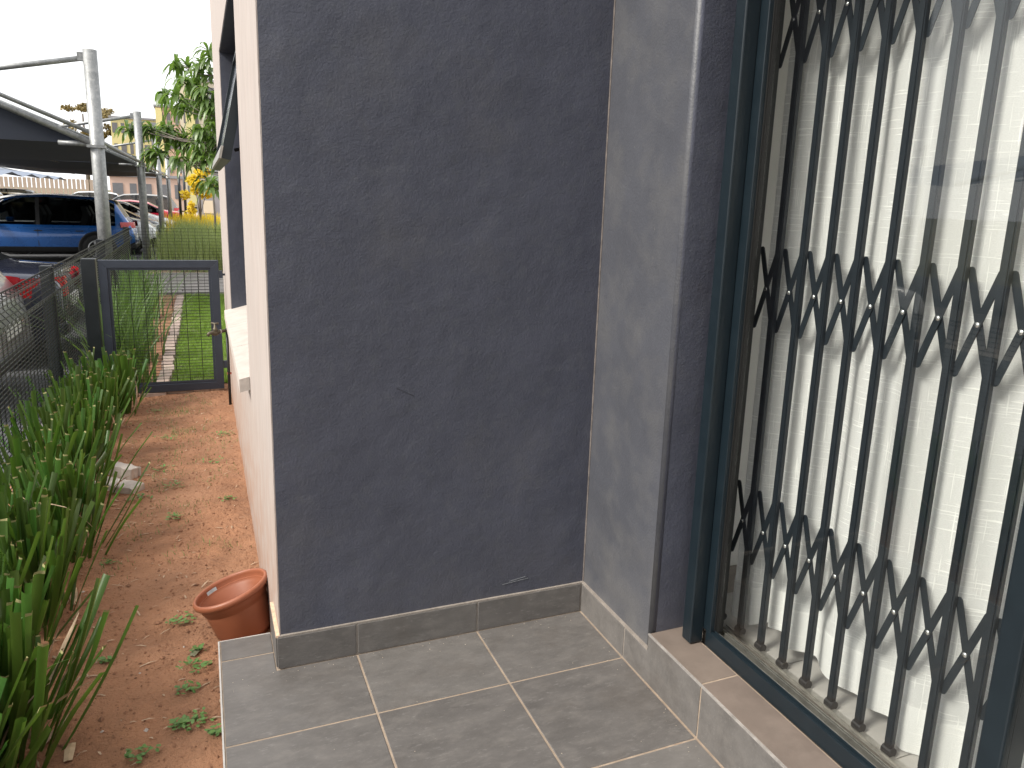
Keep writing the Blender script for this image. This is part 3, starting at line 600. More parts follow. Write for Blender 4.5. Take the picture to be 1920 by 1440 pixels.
for ci, (cx, cy, sc, nl) in enumerate(clumps):
    cz = soil_h(cx, cy) - .015
    pl = thing('strap_leaf_plant', CLAB[ci], 'plant', (cx, cy, cz), 0, 'strap leaf plants along the fence')
    r = random.Random(100 + ci)
    for k in range(int(nl * 2.0)):
        rr = min(.16, abs(r.gauss(0, .065))); a = r.uniform(0, 2 * math.pi)
        me = r.choice(LEAVES) if r.random() < .98 else r.choice(LONG)
        if r.random() < .085: me = r.choice(DRY)
        o = bpy.data.objects.new('leaf', me); COL.objects.link(o); o.parent = pl; o.location = (rr * math.cos(a), rr * math.sin(a) * 1.6, -.01)
        lean = min(.85, .02 + rr * 3.3 + abs(r.gauss(0, .09))); s = sc * r.uniform(.64, 1.1) * (1 - .18 * lean)
        yaw = a + r.gauss(0, .5); o.rotation_euler = Matrix.Rotation(yaw, 3, 'Z').to_4x4().to_euler() if 0 else (Matrix.Rotation(yaw, 3, 'Z') @ Matrix.Rotation(lean, 3, 'Y') @ Matrix.Rotation(r.choice((0, math.pi)) + r.gauss(0, .5), 3, 'Z')).to_euler()
        o.scale = (s, s, s)
# softer grassy plants behind the gate
def blades(spots, hmin, hmax, w, n, lean, seed, seg=3):
    r = random.Random(seed); b = MB(); vs = []; fs = []
    for (x, y, z, sp) in spots:
        for k in range(n):
            px, py = x + r.gauss(0, sp), y + r.gauss(0, sp); h = r.uniform(hmin, hmax); a = r.uniform(0, 6.283); l = abs(r.gauss(0, lean)) * h; dx, dy = math.cos(a), math.sin(a); ww = w * r.uniform(.6, 1.2); ph = a + r.uniform(.8, 2.3); wx, wy = math.cos(ph) * ww / 2, math.sin(ph) * ww / 2; n0 = len(vs)
            for i in range(seg + 1):
                t = i / seg; q = (1 - t * .85); c = (px + dx * l * t * t, py + dy * l * t * t, z + h * t * (1 - .2 * t * min(1, l / h)))
                vs.append((c[0] - wx * q, c[1] - wy * q, c[2])); vs.append((c[0] + wx * q, c[1] + wy * q, c[2]))
            for i in range(seg): fs.append((n0 + 2 * i, n0 + 2 * i + 1, n0 + 2 * i + 3, n0 + 2 * i + 2))
    b.v = vs; b.f = fs; return b
m_soft = mat('soft_plant_green', (.075, .14, .035), .5, var=.35, vscale=6); add_translucent(m_soft, (.2, .34, .06), .3)
SLAB = ['arching grassy plant directly behind the gate mesh', 'arching grassy plant second behind the gate', 'arching grassy plant in the middle of the strip behind the gate', 'arching grassy plant furthest down the strip by the cross fence']
for k, (x, y) in enumerate(((-1.96, 4.95), (-2.02, 5.9), (-1.98, 7.1), (-2.05, 8.8))):
    pl = thing('grassy_plant', SLAB[k], 'plant', (x, y, -.15), 0, 'arching plants behind the gate')
    blades([(0, 0, 0, .10)], .55, .95, .022, 170, .45, 300 + k, 5).build('leaves', m_soft, pl, kind='stuff')
# ================================================================== SOIL LITTER
b = MB(); OCT = [(0, 2, 4), (2, 1, 4), (1, 3, 4), (3, 0, 4), (0, 3, 5), (3, 1, 5), (1, 2, 5), (2, 0, 5)]
for k in range(9500):
    x = rnd.uniform(-2.3, -1.12); y = rnd.uniform(-.9, 4.6); r = .0018 + .0055 * rnd.random() ** 3 + (.008 * rnd.random() if rnd.random() < .02 else 0)
    p = Vector((x, y, soil_h(x, y) + r * .3)); b.add([p + Vector((r * rnd.uniform(.6, 1.3) * a, r * rnd.uniform(.6, 1.3) * c, r * rnd.uniform(.5, .9) * d)) for a, c, d in ((1, .2, 0), (-1, -.2, 0), (-.2, 1, 0), (.2, -1, 0), (0, 0, 1), (0, 0, -1))], OCT)
b.build('soil_crumbs', m_pebble, kind='stuff', label='small clods and grit scattered over the red soil')
def weed_mesh(seed, n, size):
    r = random.Random(seed); b = MB()
    for k in range(n):
        a = r.uniform(0, 6.283); d = size * r.random() ** .6; c = Vector((d * math.cos(a), d * math.sin(a) * .7, .004 + r.uniform(0, .022))); l = r.uniform(.006, .013); a2 = r.uniform(0, 6.283); u = Vector((math.cos(a2), math.sin(a2), r.uniform(-.1, .5))) * l; v = Vector((-math.sin(a2), math.cos(a2), r.uniform(-.2, .2))) * l * .55
        b.add([c - u, c - u * .2 + v, c + u * .6 + v * .7, c + u, c + u * .6 - v * .7, c - u * .2 - v], [(0, 1, 2, 3, 4, 5)])
        b.add([c, c + Vector((.0008, 0, 0)), Vector((d * .3 * math.cos(a), d * .3 * math.sin(a), 0))], [(0, 1, 2)])
    return b
wspots = [((365, 1255), 26, .06, 'leafy weed on the soil nearest the porch edge'), ((350, 1300), 16, .04, 'small weed between two larger ones near the porch'), ((370, 1358), 30, .06, 'spreading weed by the porch edge near the bottom'), ((330, 1365), 14, .035, 'little weed left of the spreading weed'), ((408, 1380), 16, .03, 'weed tucked against the porch edge'), ((265, 1420), 22, .05, 'weed at the very bottom of the soil'), ((340, 1168), 22, .055, 'weed patch left of the flower pot base'), ((372, 1225), 12, .03, 'tiny weed below the flower pot'), ((192, 1248), 12, .03, 'lone tiny weed amid bare soil near the plants'), ((325, 975), 18, .05, 'weed in the middle of the soil strip'), ((425, 940), 14, .05, 'weed close to the wall in the middle distance'), ((400, 870), 14, .07, 'thin weed patch near the pale wall'), ((420, 815), 22, .08, 'weed patch near the wall towards the gate'), ((305, 880), 20, .09, 'straggling weed right of the concrete pieces'), ((330, 915), 14, .06, 'straggling weed below the longer patch'), ((262, 935), 16, .06, 'weed below the broken concrete'), ((290, 770), 14, .08, 'faint weed short of the gate plants'), ((310, 825), 14, .09, 'faint weed halfway to the gate'), ((245, 885), 12, .05, 'weed beside the broken concrete'), ((200, 1055), 10, .03, 'speck of weed right of the leaning leaves')]
for k, ((u, v), n, s, lab) in enumerate(wspots):
    p = on_z(u, v, GZ); p.z = soil_h(p.x, p.y)
    wd = thing('weed', lab, 'weed', p, 0, 'low weeds on the soil'); weed_mesh(400 + k, n + 8, s).build('leaves', m_weed, wd, kind='stuff')
# thin sprouting grass film over the soil
sp_ = []
for k in range(60):
    x = -1.45 + rnd.gauss(0, .16); y = rnd.uniform(1.2, 4.3)
    if -1.75 < x < -1.14: sp_.append((x, y, soil_h(x, y), .05))
blades(sp_, .006, .035, .003, 26, .8, 77, 2).build('sprouting_grass', m_weed, kind='stuff', label='thin sprouting grass on the red soil')
# broken concrete edging pieces
def chunk(name, u, v, sx, sy, sz, rz, tilt_, lab, seed):
    p = on_z(u, v, GZ); p.z = soil_h(p.x, p.y); r = random.Random(seed); n = 9
    poly = []
    for i in range(4 * n):
        s = i // n; t = (i % n) / n - .5; q = [(t, -.5), (.5, t), (-t, .5), (-.5, -t)][s]; poly.append((q[0] * sx + r.gauss(0, .004), q[1] * sy + r.gauss(0, .004)))
    o = MB().prism(poly, -.02, sz).build(name, m_stone, None, bevel=.004, label=lab, cat='concrete', group='broken concrete edging'); o.location = p; o.rotation_euler = (tilt_, .03, rz); return o
chunk('concrete_piece', 224, 914, .26, .10, .045, math.radians(-38), .05, 'pale broken concrete piece lying nearest on the soil', 1)
chunk('concrete_piece', 228, 888, .22, .075, .06, math.radians(-42), -.06, 'mossy broken concrete piece behind the pale one', 2)
# fallen leaf blades and scraps
def dry(name, pts, w, lab, m=m_leafd):
    b = MB(); vs = []; n = len(pts)
    for i, p in enumerate(pts):
        d = (Vector(pts[min(i + 1, n - 1)]) - Vector(pts[max(i - 1, 0)])).normalized(); s = d.cross(Vector((0, 0, 1))).normalized() * w / 2 * (1 - .6 * abs(i / (n - 1) - .4)); vs += [Vector(p) - s, Vector(p) + Vector((0, 0, .002)), Vector(p) + s]
    b.add(vs, [(3 * i + k, 3 * i + k + 1, 3 * i + 4 + k, 3 * i + 3 + k) for i in range(n - 1) for k in range(2)]); return b.build(name, m, None, label=lab, cat='leaf', group='dead leaf blades')
def gpt(u, v, dz=.006):
    p = on_z(u, v, GZ); p.z = soil_h(p.x, p.y) + dz; return p
q0 = on_z(75, 945, .30); q1 = on_z(192, 1008, .08)
dry('dry_leaf', [q0.lerp(q1, t) + Vector((0, 0, .05 * math.sin(t * 3.1))) for t in (0, .2, .4, .6, .8, 1)], .022, 'tan dead blade lying across the green strap leaves')
dry('dry_leaf', [gpt(75, 1405), gpt(100, 1385, .02), gpt(140, 1352, .03)], .018, 'straw coloured blade curving out of the nearest plant')
dry('dry_leaf', [gpt(128, 1432), gpt(132, 1412, .012), gpt(136, 1396)], .03, 'short dead leaf scrap at the bottom of the soil')
dry('dry_leaf', [gpt(141, 1135), gpt(142, 1120), gpt(141, 1105)], .018, 'short upright pale scrap beside the leaning blades')
dry('dry_leaf', [gpt(100, 1240), gpt(125, 1250), gpt(150, 1260)], .012, 'thin brown scrap lying near the nearest plant')
dry('dry_leaf', [gpt(360, 1236), gpt(367, 1228, .01), gpt(376, 1216)], .028, 'dull green leaf scrap below the flower pot', mat('dull_leaf', (.17, .17, .10), .7))
dry('dry_leaf', [gpt(120, 1125), gpt(130, 1128, .015), gpt(142, 1140)], .012, 'bent straw tip by the leaning blades')
for k, (u, v) in enumerate(((262, 1265), (192, 1372), (275, 1370), (156, 1110), (345, 1212), (165, 1182))):
    p = gpt(u, v, 0); rr = rnd.uniform(.006, .011); b = MB(); b.add([Vector((rr * rnd.uniform(.6, 1.3) * a, rr * rnd.uniform(.6, 1.3) * c, rr * .7 * d)) for a, c, d in ((1, .2, 0), (-1, -.2, 0), (-.2, 1, 0), (.2, -1, 0), (0, 0, 1), (0, 0, -1))], OCT)
    o = b.build('pebble', m_stone, None, label=['pale pebble left of the porch edge', 'pale pebble low on the soil', 'pale fleck of stone by the lower weeds', 'pale pebble by the leaning blades', 'pale pebble left of the flower pot base', 'round pebble beyond the leaning blades'][k], cat='pebble', group='pale pebbles on the soil'); o.location = p
# straw bits and dead leaf scraps
b = MB()
for k in range(420):
    x = -1.72 + rnd.gauss(0, .16) if k < 230 else rnd.uniform(-1.85, -1.13); y = rnd.uniform(-.5, 4.4)
    if not -2.2 < x < -1.13: continue
    a = rnd.uniform(0, 6.283); l = rnd.uniform(.006, .045) * (1 if k % 5 else 1.6); w = rnd.uniform(.0008, .0028); z = soil_h(x, y) + .003; d = Vector((math.cos(a), math.sin(a), rnd.uniform(-.05, .2))) * l; sd = Vector((-math.sin(a), math.cos(a), 0)) * w; p = Vector((x, y, z))
    b.add([p - sd, p + d * .5 - sd * 1.3 + Vector((0, 0, .003)), p + d, p + d * .5 + sd * 1.3 + Vector((0, 0, .003)), p + sd], [(0, 1, 3, 4), (1, 2, 3)])
b.build('leaf_litter', m_leafd, kind='stuff', label='dry straw bits scattered on the soil beside the plants')
# brick edging of the lawn
for k in range(27):
    y = 4.62 + k * .235
    o = MB().box(-.05, .05, -.11, .11, -.03, .035).build('edging_brick', m_brickp, None, bevel=.005, group='edging bricks along the lawn', cat='brick', label='pale edging brick in the row between planting strip and lawn') if k == 0 else None
    if k == 0: eb = o
    else: o = eb.copy(); COL.objects.link(o)
    o.location = (-1.62 + rnd.gauss(0, .006), y, -.13); o.rotation_euler = (rnd.gauss(0, .03), rnd.gauss(0, .03), rnd.gauss(0, .05))
for k, x in enumerate((-1.70, -1.49)):
    o = MB().box(-.10, .10, -.05, .05, -.03, .03).build('edging_brick', m_brickp, None, bevel=.005, group='edging bricks under the gate', cat='brick', label=['left one of two bricks lying under the gate', 'right one of two bricks lying under the gate'][k]); o.location = (x, 4.45 + .02 * k, -.142); o.rotation_euler = (0, 0, rnd.gauss(0, .06))
# lawn
spl = [(rnd.uniform(-1.56, -.9), 4.75 + 6.4 * rnd.random() ** 1.1, -.15, .03) for k in range(1500)]
blades(spl, .03, .075, .006, 13, .6, 5, 2).build('lawn_grass', m_grass, kind='stuff', label='bright green short lawn beyond the gate')
# tall grass and yellow groundcover past the path
spg = [(rnd.uniform(-2.0, 1.2), 15.2 + 9 * rnd.random(), -.15, .18) for k in range(330)]
blades(spg, .45, .95, .02, 34, .35, 6, 3).build('tall_grass', m_tgrass, kind='stuff', label='dense tall green grass beyond the paved path')
spy = [(rnd.uniform(-2.3, -.4), 27 + 9 * rnd.random(), -.15, .3) for k in range(90)]
blades(spy, .4, .85, .05, 30, .4, 8, 2).build('yellow_groundcover', m_yellow, kind='stuff', label='yellow flowering groundcover behind the tall grass')
# ================================================================== CARPORT
m_all = dict(post=m_galv)
cp = thing('carport', 'galvanised carport with charcoal shade net above the parked cars', 'carport', (-2.42, 8.95, -.155))
def cpp(b, name, m, **k): return setw(b.build(name, m, None, **k), cp)
PX = -2.42; PY = [8.95, 16.95, 25.4, 33.8]
for i, y in enumerate(PY):
    po = cpp(MB().tube([(PX, y, -.45), (PX, y, 3.19)], .081, 24), 'post', m_galv, smooth=True); po.data.polygons.foreach_set('use_smooth', [len(p.vertices) == 4 for p in po.data.polygons])
    cpp(MB().tube([(PX - .02, y, 3.10), (-3.98, y, 2.76)], .033, 12), 'tie_bar', m_galv, smooth=True)
    cpp(MB().box(PX - .14, PX - .06, y - .035, y + .035, 3.05, 3.15), 'bracket', m_galv)
    cpp(MB().tube([(PX - .05, y, 2.20), (-6.6, y, 4.0 - .1)], .026, 12), 'brace', m_galv, smooth=True)
    cpp(MB().tube([(PX - .05, y, 2.07), (-6.6, y, 4.0 - .18)], .036, 12), 'rafter', m_galv, smooth=True)
    cpp(MB().tube([(PX - .07, y + .02, 2.06), (-2.85, y + .02, 2.065)], .030, 12), 'stub', m_galv, smooth=True)
    cpp(MB().box(PX - .11, PX + .095, y - .095, y + .095, 2.02, 2.055), 'collar', m_galv)
    g = MB(); g.add([(PX - .35, y + .06, 2.19), (-6.6, y + .06, 3.80), (-6.6, y + .06, 2.07), (PX - .35, y + .06, 2.07)], [(0, 1, 2, 3)]); cpp(g, 'end_net', m_net)
for i in range(3):
    y0, y1 = PY[i] + .06, PY[i + 1] - .06; g = MB(); n = 10
    g.add([(PX - .12 - 4.4 * a / n, y0 + (y1 - y0) * c / n, 2.075 - .10 * math.sin(math.pi * c / n) * math.sin(math.pi * min(1, a / n * 1.2))) for c in range(n + 1) for a in range(n + 1)], [(c * (n + 1) + a, c * (n + 1) + a + 1, (c + 1) * (n + 1) + a + 1, (c + 1) * (n + 1) + a) for c in range(n) for a in range(n)])
    cpp(g, 'shade_net', m_net, smooth=True)
    for a in (.35, .75): cpp(MB().bar((PX - .12 - 4.4 * a, y0, 2.06), (PX - .12 - 4.4 * a, y1, 2.06), .02), 'seam', m_black)
cpp(MB().tube([(PX, PY[0], 2.12), (PX, PY[-1], 2.12)], .03, 10), 'purlin', m_galv, smooth=True)
# carport row across the driveway
c2 = thing('far_carport', 'row of pale blue grey shade roofs across the driveway', 'carport', (-15, 30, -.155))
for k in range(13):
    y = -4 + k * 6.2
    g = MB(); g.add([(-11.9, y, 2.1), (-11.9, y + 5.9, 2.1), (-18.5, y + 5.9, 3.0), (-18.5, y, 3.0), (-11.9, y + 2.95, 2.35), (-18.5, y + 2.95, 3.2)], [(0, 4, 5, 3), (4, 1, 2, 5)]); setw(g.build('shade_net', m_netl, None), c2)
    setw(MB().tube([(-18.4, y, -.45), (-18.4, y, 3.6)], .08, 10).build('post', m_galv, None, smooth=True), c2)
    setw(MB().tube([(-18.4, y, 3.5), (-12.0, y, 2.15)], .04, 8).build('tie_bar', m_galv, None, smooth=True), c2)
sheet('driveway', -13, -8.5, -14, 60, PZ + .004, m_road); sheet('far_road', -30, 20, 60, 76, PZ + .008, m_road)
sheet('far_parking', -20, -13.0, -14, 60, PZ + .002, m_asph)
# ================================================================== CARS
def interp(pts, x):
    if x <= pts[0][0]: return pts[0][1]
    for (a, b_), (c, d) in zip(pts[:-1], pts[1:]):
        if x <= c:
            t = (x - a) / (c - a); t = t * t * (3 - 2 * t) if False else t; return b_ + (d - b_) * t
    return pts[-1][1]
CARN = {}
def car(label, paint, loc, rz, kind='suv', L=4.5, Wd=1.84, detail=True, cat='car', group=None, scale=1):
    """car pointing along local +X, origin on the ground under its middle"""
    root = thing('car', label, cat, loc, rz, group)
    h = L / 2
    if kind == 'suv':
        roof = [(-h, .70), (-h + .06, .95), (-h + .14, 1.06), (-h + .45, 1.58), (-h + .8, 1.66), (-.3, 1.70), (.35, 1.66), (.62, 1.56), (1.35, 1.08), (h - .25, .95), (h - .05, .80), (h, .62)]
        wr, belt, gh = .35, .95, (1.22, .62); ww = (-h + .14, -h + .5); sideg = (-h + .55, 1.0); z0 = .24; R_w = .355
    elif kind == 'sedan':
        roof = [(-h, .62), (-h + .05, .92), (-h + .12, 1.0), (-h + .65, 1.04), (-h + 1.35, 1.38), (-.25, 1.45), (.3, 1.42), (1.25, .98), (h - .3, .84), (h - .05, .70), (h, .55)]
        wr, belt, gh = .33, .93, (1.15, .4); ww = (-h + .68, -h + 1.3); sideg = (-h + .95, 1.0); z0 = .2; R_w = .32
    else:
        roof = [(-h, .65), (-h + .05, .9), (-h + .12, 1.0), (-h + .42, 1.40), (-h + .8, 1.48), (-.1, 1.50), (.4, 1.43), (1.25, 1.0), (h - .25, .86), (h - .05, .72), (h, .56)]
        wr, belt, gh = .33, .95, (1.15, .5); ww = (-h + .14, -h + .45); sideg = (-h + .5, 1.0); z0 = .2; R_w = .31
    NS = 64; st = [-h + L * (.5 - .5 * math.cos(math.pi * i / NS)) * .35 + (L * i / NS) * .65 for i in range(NS + 1)]
    for i in range(NS + 1): st[i] = -h + (L * i / NS) * .65 + L * (.5 - .5 * math.cos(math.pi * i / NS)) * .35
    def hw(x): e = max(0, 1 - (h - abs(x)) / .75); return Wd / 2 * (1 - .17 * e * e)
    rings = []
    for x in st:
        zr = interp(roof, x); w = hw(x); zb = min(belt, zr - .06) ; e = max(0, 1 - (h - abs(x)) / .5); zl = z0 + .14 * e * e
        green = max(0, zr - belt - .03); rw = w * (1 - .08 - (wr * green / .65) * .55)
        pr = [(0, zl), (w * .82, zl), (w * .95, zl + .05), (w * .985, zl + .16), (w, (zl + zb) / 2 + .02), (w * .985, zb - .10), (w * .945, zb)]
        zt = zr - .05 if green > .1 else zr - .03 - (zr - zb) * .1
        for t in (.34, .67, 1): pr.append((w * .945 + (rw - w * .945) * (t ** 1.15), zb + (zt - zb) * t))
        pr += [(rw * .86, zr - .008), (rw * .45, zr + .008), (0, zr + .012)]
        rings.append([(x, y, z) for y, z in pr])
    NP = len(rings[0]); full = []
    for R in rings: full.append(R + [(p[0], -p[1], p[2]) for p in R[-2:0:-1]])
    NR = len(full[0]); V = [p for R in full for p in R]
    groups = {'paint': [], 'side': [], 'wind': [], 'rear': [], 'clad': []}
    for i in range(NS):
        for k in range(NR):
            f = (i * NR + k, i * NR + (k + 1) % NR, (i + 1) * NR + (k + 1) % NR, (i + 1) * NR + k); c = [sum(V[j][a] for j in f) / 4 for a in range(3)]; kk = k if k < NP - 1 else NR - 1 - k
            g = 'paint'; x = c[0]
            if 6 <= kk <= 8 and interp(roof, x) - belt > .12 and sideg[0] - .1 < x < 1.05 + (.2 if kk < 8 else -.2): g = 'side'
            elif kk >= 9 and kk <= 11:
                zr = interp(roof, x)
                if gh[1] < x < gh[0] and zr > belt + .03: g = 'wind'
                elif ww[0] + .05 < x < ww[1] and kk >= 10: g = 'rear'
            elif kk <= 1 or (kk == 2 and kind == 'suv'): g = 'clad'
            if g == 'side': g = ('pillar' if abs(x + .12) < .05 else 'front' if x > -.12 else 'back') + ('L' if k < NP - 1 else 'R')
            groups.setdefault(g, []).append(f)
    groups['paint'] += [tuple(range(NR)), tuple(NS * NR + k for k in range(NR))[::-1]]
    pm_ = paint
    nm = {'paint': ('body', pm_), 'side': ('side_window', m_cglass), 'wind': ('windscreen', m_cglass), 'rear': ('rear_window', m_cglass), 'clad': ('lower_cladding', m_black)}
    for q_ in 'LR': nm['front' + q_] = nm['back' + q_] = ('side_window', m_csglass); nm['pillar' + q_] = ('door_pillar', m_black)
    for g, fs in groups.items():
        if not fs: continue
        us = sorted(set(j for f in fs for j in f)); ix = {j: n for n, j in enumerate(us)}; me = bpy.data.meshes.new(nm[g][0]); me.from_pydata([V[j] for j in us], [], [tuple(ix[j] for j in f) for f in fs]); me.update()
        bm = bmesh.new(); bm.from_mesh(me); bmesh.ops.recalc_face_normals(bm, faces=bm.faces); bm.to_mesh(me); bm.free(); me.polygons.foreach_set('use_smooth', [len(p.vertices) == 4 for p in me.polygons])
        link(nm[g][0], me, nm[g][1], root)
    MB().box(-h + .3, h - .5, -Wd / 2 * .82, Wd / 2 * .82, .45, .62).build('cabin_floor', m_black, root)
    for x in (.18, -.85):
        for y in (-.38, .38):
            MB().prism([(x - .25, .62), (x + .28, .62), (x + .28, .72), (x - .10, .74), (x - .26, 1.22), (x - .22, 1.44), (x - .32, 1.44), (x - .42, 1.2)] if kind == 'suv' else [(x - .25, .6), (x + .28, .6), (x + .28, .66), (x - .10, .68), (x - .26, 1.05), (x - .22, 1.24), (x - .32, 1.24), (x - .4, 1.05)], y - .24, y + .24, 1).build('seat', m_black, root, bevel=.03)
    wx = (-h + .88, h - .86)
    for x in wx:
        for s in (-1, 1):
            y = s * hw(x)
            arch = MB().lathe([(0, .003), (R_w + .045, .003), (R_w + .05, .012), (R_w + .085, .010), (R_w + .095, -.04)], 28, Matrix.Translation((x, y, R_w + .01)) @ Matrix.Rotation(math.radians(-90 * s), 4, 'X')); arch.build('wheel_arch', m_black, root, smooth=True)
            wl = MB().lathe([(R_w * .62, -.12), (R_w * .92, -.12), (R_w, -.09), (R_w, .03), (R_w * .95, .06), (R_w * .66, .062), (R_w * .62, .04)], 28, Matrix.Translation((x, y - s * .03, R_w)) @ Matrix.Rotation(math.radians(-90 * s), 4, 'X')).build('wheel', m_tyre, root, smooth=True)
            rb = MB(); Mx = Matrix.Translation((x, y - s * .03, R_w)) @ Matrix.Rotation(math.radians(-90 * s), 4, 'X')
            rb.lathe([(R_w * .64, .05), (R_w * .58, .055), (R_w * .55, .02)], 28, Mx); rb.lathe([(0, .05), (.05, .05), (.06, .03)], 12, Mx)
            for k in range(5):
                a = k * 2 * math.pi / 5; c_, s_ = math.cos(a), math.sin(a); q = [(.04, -.035), (.04, .035), (R_w * .58, .022), (R_w * .58, -.022)]; vs = [Mx @ Vector((p[0] * c_ - p[1] * s_, p[0] * s_ + p[1] * c_, z)) for z in (.045, .02) for p in q]; rb.add(vs, [(0, 1, 2, 3), (4, 5, 6, 7), (0, 1, 5, 4), (1, 2, 6, 5), (2, 3, 7, 6), (3, 0, 4, 7)])
            rb.build('rim', m_rim, wl)
            if detail: pass
    for s in (-1, 1):
        zt = (.98 if kind == 'suv' else .86); yl = hw(-h + .12)
        lb = MB(); n = 5; vs = []; LH = .10 if kind == 'sedan' else .07
        for j in range(n + 1):
            t = j / n; x = -h - .012 + (.42 if kind == 'sedan' else .30) * t * t + .02 * t; y = s * (yl * .58 + (hw(x) + .006 - yl * .58) * (1 - (1 - t) ** 2)); vs += [(x, y, zt - LH - .02 * (1 - t)), (x + .012, y, zt + LH)]
        lb.add(vs, [(2 * j, 2 * j + 1, 2 * j + 3, 2 * j + 2) for j in range(n)]); lb.build('tail_lamp', m_red, root, smooth=True)
        lb = MB(); vs = []
        for j in range(n + 1):
            t = j / n; x = h + .010 - .42 * t * t - .02 * t; y = s * (yl * .55 + (hw(x) + .006 - yl * .55) * (1 - (1 - t) ** 2)); vs += [(x, y, .68), (x - .03, y, .80)]
        lb.add(vs, [(2 * j, 2 * j + 1, 2 * j + 3, 2 * j + 2) for j in range(n)]); lb.build('headlight', m_lampw, root, smooth=True)
        MB().box(.72, .90, s * hw(.8) - .01 if s > 0 else s * hw(.8) - .14, s * hw(.8) + .14 if s > 0 else s * hw(.8) + .01, belt, belt + .12).build('mirror', pm_, root, bevel=.025)
        if detail:
            for x in (-.1, -1.02): MB().box(x - .12, x + .06, s * hw(x) * 1.0 - (.004 if s > 0 else .012), s * hw(x) * 1.0 + (.012 if s > 0 else .004), belt - .155, belt - .13).build('door_handle', m_black, root, bevel=.003)
            for x in (-.12,): MB().box(x - .006, x + .006, s * hw(x) * .992 - .004, s * hw(x) * .992 + .004, .42, belt - .1).build('door_seam', m_black, root)
    MB().box(-h - .012, -h + .05, -.26, .26, .60, .72).build('number_plate', m_plate, root)
    MB().box(-h - .02, -h + .3, -hw(-h + .3) * .9, hw(-h + .3) * .9, .34, .50).build('rear_bumper', m_black if kind == 'suv' else pm_, root, bevel=.04)
    MB().box(h - .3, h + .015, -hw(h - .3) * .9, hw(h - .3) * .9, .30, .48).build('front_bumper', m_black, root, bevel=.04)
    root.scale = (scale,) * 3
    return root
def paint(name, c, metal=.3): return mat(name, c, .28, metal=metal, var=.03, vscale=3, coat=.8, spec=.5)
P_blue = paint('blue_car_paint', (.008, .085, .31)); P_silver = paint('silver_car_paint', (.42, .42, .42), .5); P_dark = paint('dark_navy_car_paint', (.020, .024, .045)); P_white = paint('white_car_paint', (.72, .73, .74), 0); P_red = paint('red_car_paint', (.42, .012, .035)); P_grey = paint('grey_car_paint', (.20, .19, .18)); P_black = paint('black_car_paint', (.012, .013, .016)); P_gold = paint('gold_car_paint', (.30, .22, .08))
PI = math.pi
car('blue SUV with black wheel arches parked under the carport', P_blue, (-5.2, 21.3, PZ), PI, 'suv', 4.62, 1.86)
car('silver SUV nearest the camera at the left frame edge', P_silver, (-5.04, 5.5, PZ), PI, 'suv', 4.4, 1.80)
car('dark navy sedan with red tail lamp behind the fence', P_dark, (-4.95, 7.72, PZ), PI, 'sedan', 4.6, 1.82)
car('white SUV parked just beyond the blue one', P_white, (-4.7, 24.0, PZ), 0, 'suv', 4.4, 1.82)
car('dark blue hatchback nosed towards the path beyond the white SUV', P_dark, (-4.4, 27.0, PZ), 0, 'hatch', 4.1, 1.76)
car('white hatchback nosed out furthest along the carport row', P_white, (-4.2, 30.2, PZ), 0, 'hatch', 4.1, 1.76)
car('red sedan parked near the end of the carport', P_red, (-4.3, 36.0, PZ), PI, 'sedan', 4.6, 1.82)
car('grey SUV parked beyond the red sedan', P_grey, (-4.4, 42.0, PZ), PI, 'suv', 4.5, 1.84)
car('white pickup like SUV crossing behind the row', P_white, (-8.0, 55, PZ), PI, 'suv', 4.6, 1.86, False)
for k, (x, y, p, kd, lab) in enumerate(((-12.0, 42, P_silver, 'suv', 'silver SUV at left frame edge across the driveway'), (-13.0, 47, P_black, 'sedan', 'black sedan across the driveway, left one'), (-12.6, 52, P_gold, 'hatch', 'gold hatchback across the driveway'), (-13.2, 58, P_black, 'suv', 'black SUV across the driveway under the pale roofs'), (-12.2, 61, P_black, 'sedan', 'black sedan across the driveway, furthest one'))):
    car(lab, p, (x, y, PZ), PI, kd, 4.5, 1.82, False)
# ================================================================== TREES AND SHRUBS
def leaf_rosettes(centres, n, Lf, wf, droop, seed):
    r = random.Random(seed); vs = []; fs = []
    for c, ax in centres:
        c = Vector(c); ax = Vector(ax).normalized(); u = ax.orthogonal().normalized(); v = ax.cross(u)
        for k in range(n):
            a = r.uniform(0, 6.283); el = r.uniform(-.15, 1.2); d = (u * math.cos(a) + v * math.sin(a)) * math.cos(el) + ax * math.sin(el); d.normalize(); L = Lf * r.uniform(.65, 1.1); base = c + ax * r.uniform(-.12, .06) * 1.2; side = d.cross(Vector((0, 0, 1)));
            if side.length < .05: side = Vector((1, 0, 0))
            side.normalize(); n0 = len(vs); p = base.copy(); dd = d.copy(); seg = 5
            for i in range(seg + 1):
                t = i / seg; w = wf * math.sin(math.pi * min(1, .12 + t * .86)) * .5; nn = side.cross(dd).normalized() * (-.25 * w)
                vs.append(p - side * w); vs.append(p + nn); vs.append(p + side * w); p = p + dd * (L / seg); dd = (dd + Vector((0, 0, -droop * (1.2 - abs(dd.z) * .5)))).normalized()
            for i in range(seg):
                for q in range(2): fs.append((n0 + 3 * i + q, n0 + 3 * i + q + 1, n0 + 3 * i + 4 + q, n0 + 3 * i + 3 + q))
    b = MB(); b.v = [tuple(v) for v in vs]; b.f = fs; return b
TD = 17.0
tb = at_depth(470, 420, TD); tb.z = -.15
tree = thing('mango_tree', 'young tree with long drooping glossy leaves beside the house', 'tree', tb)
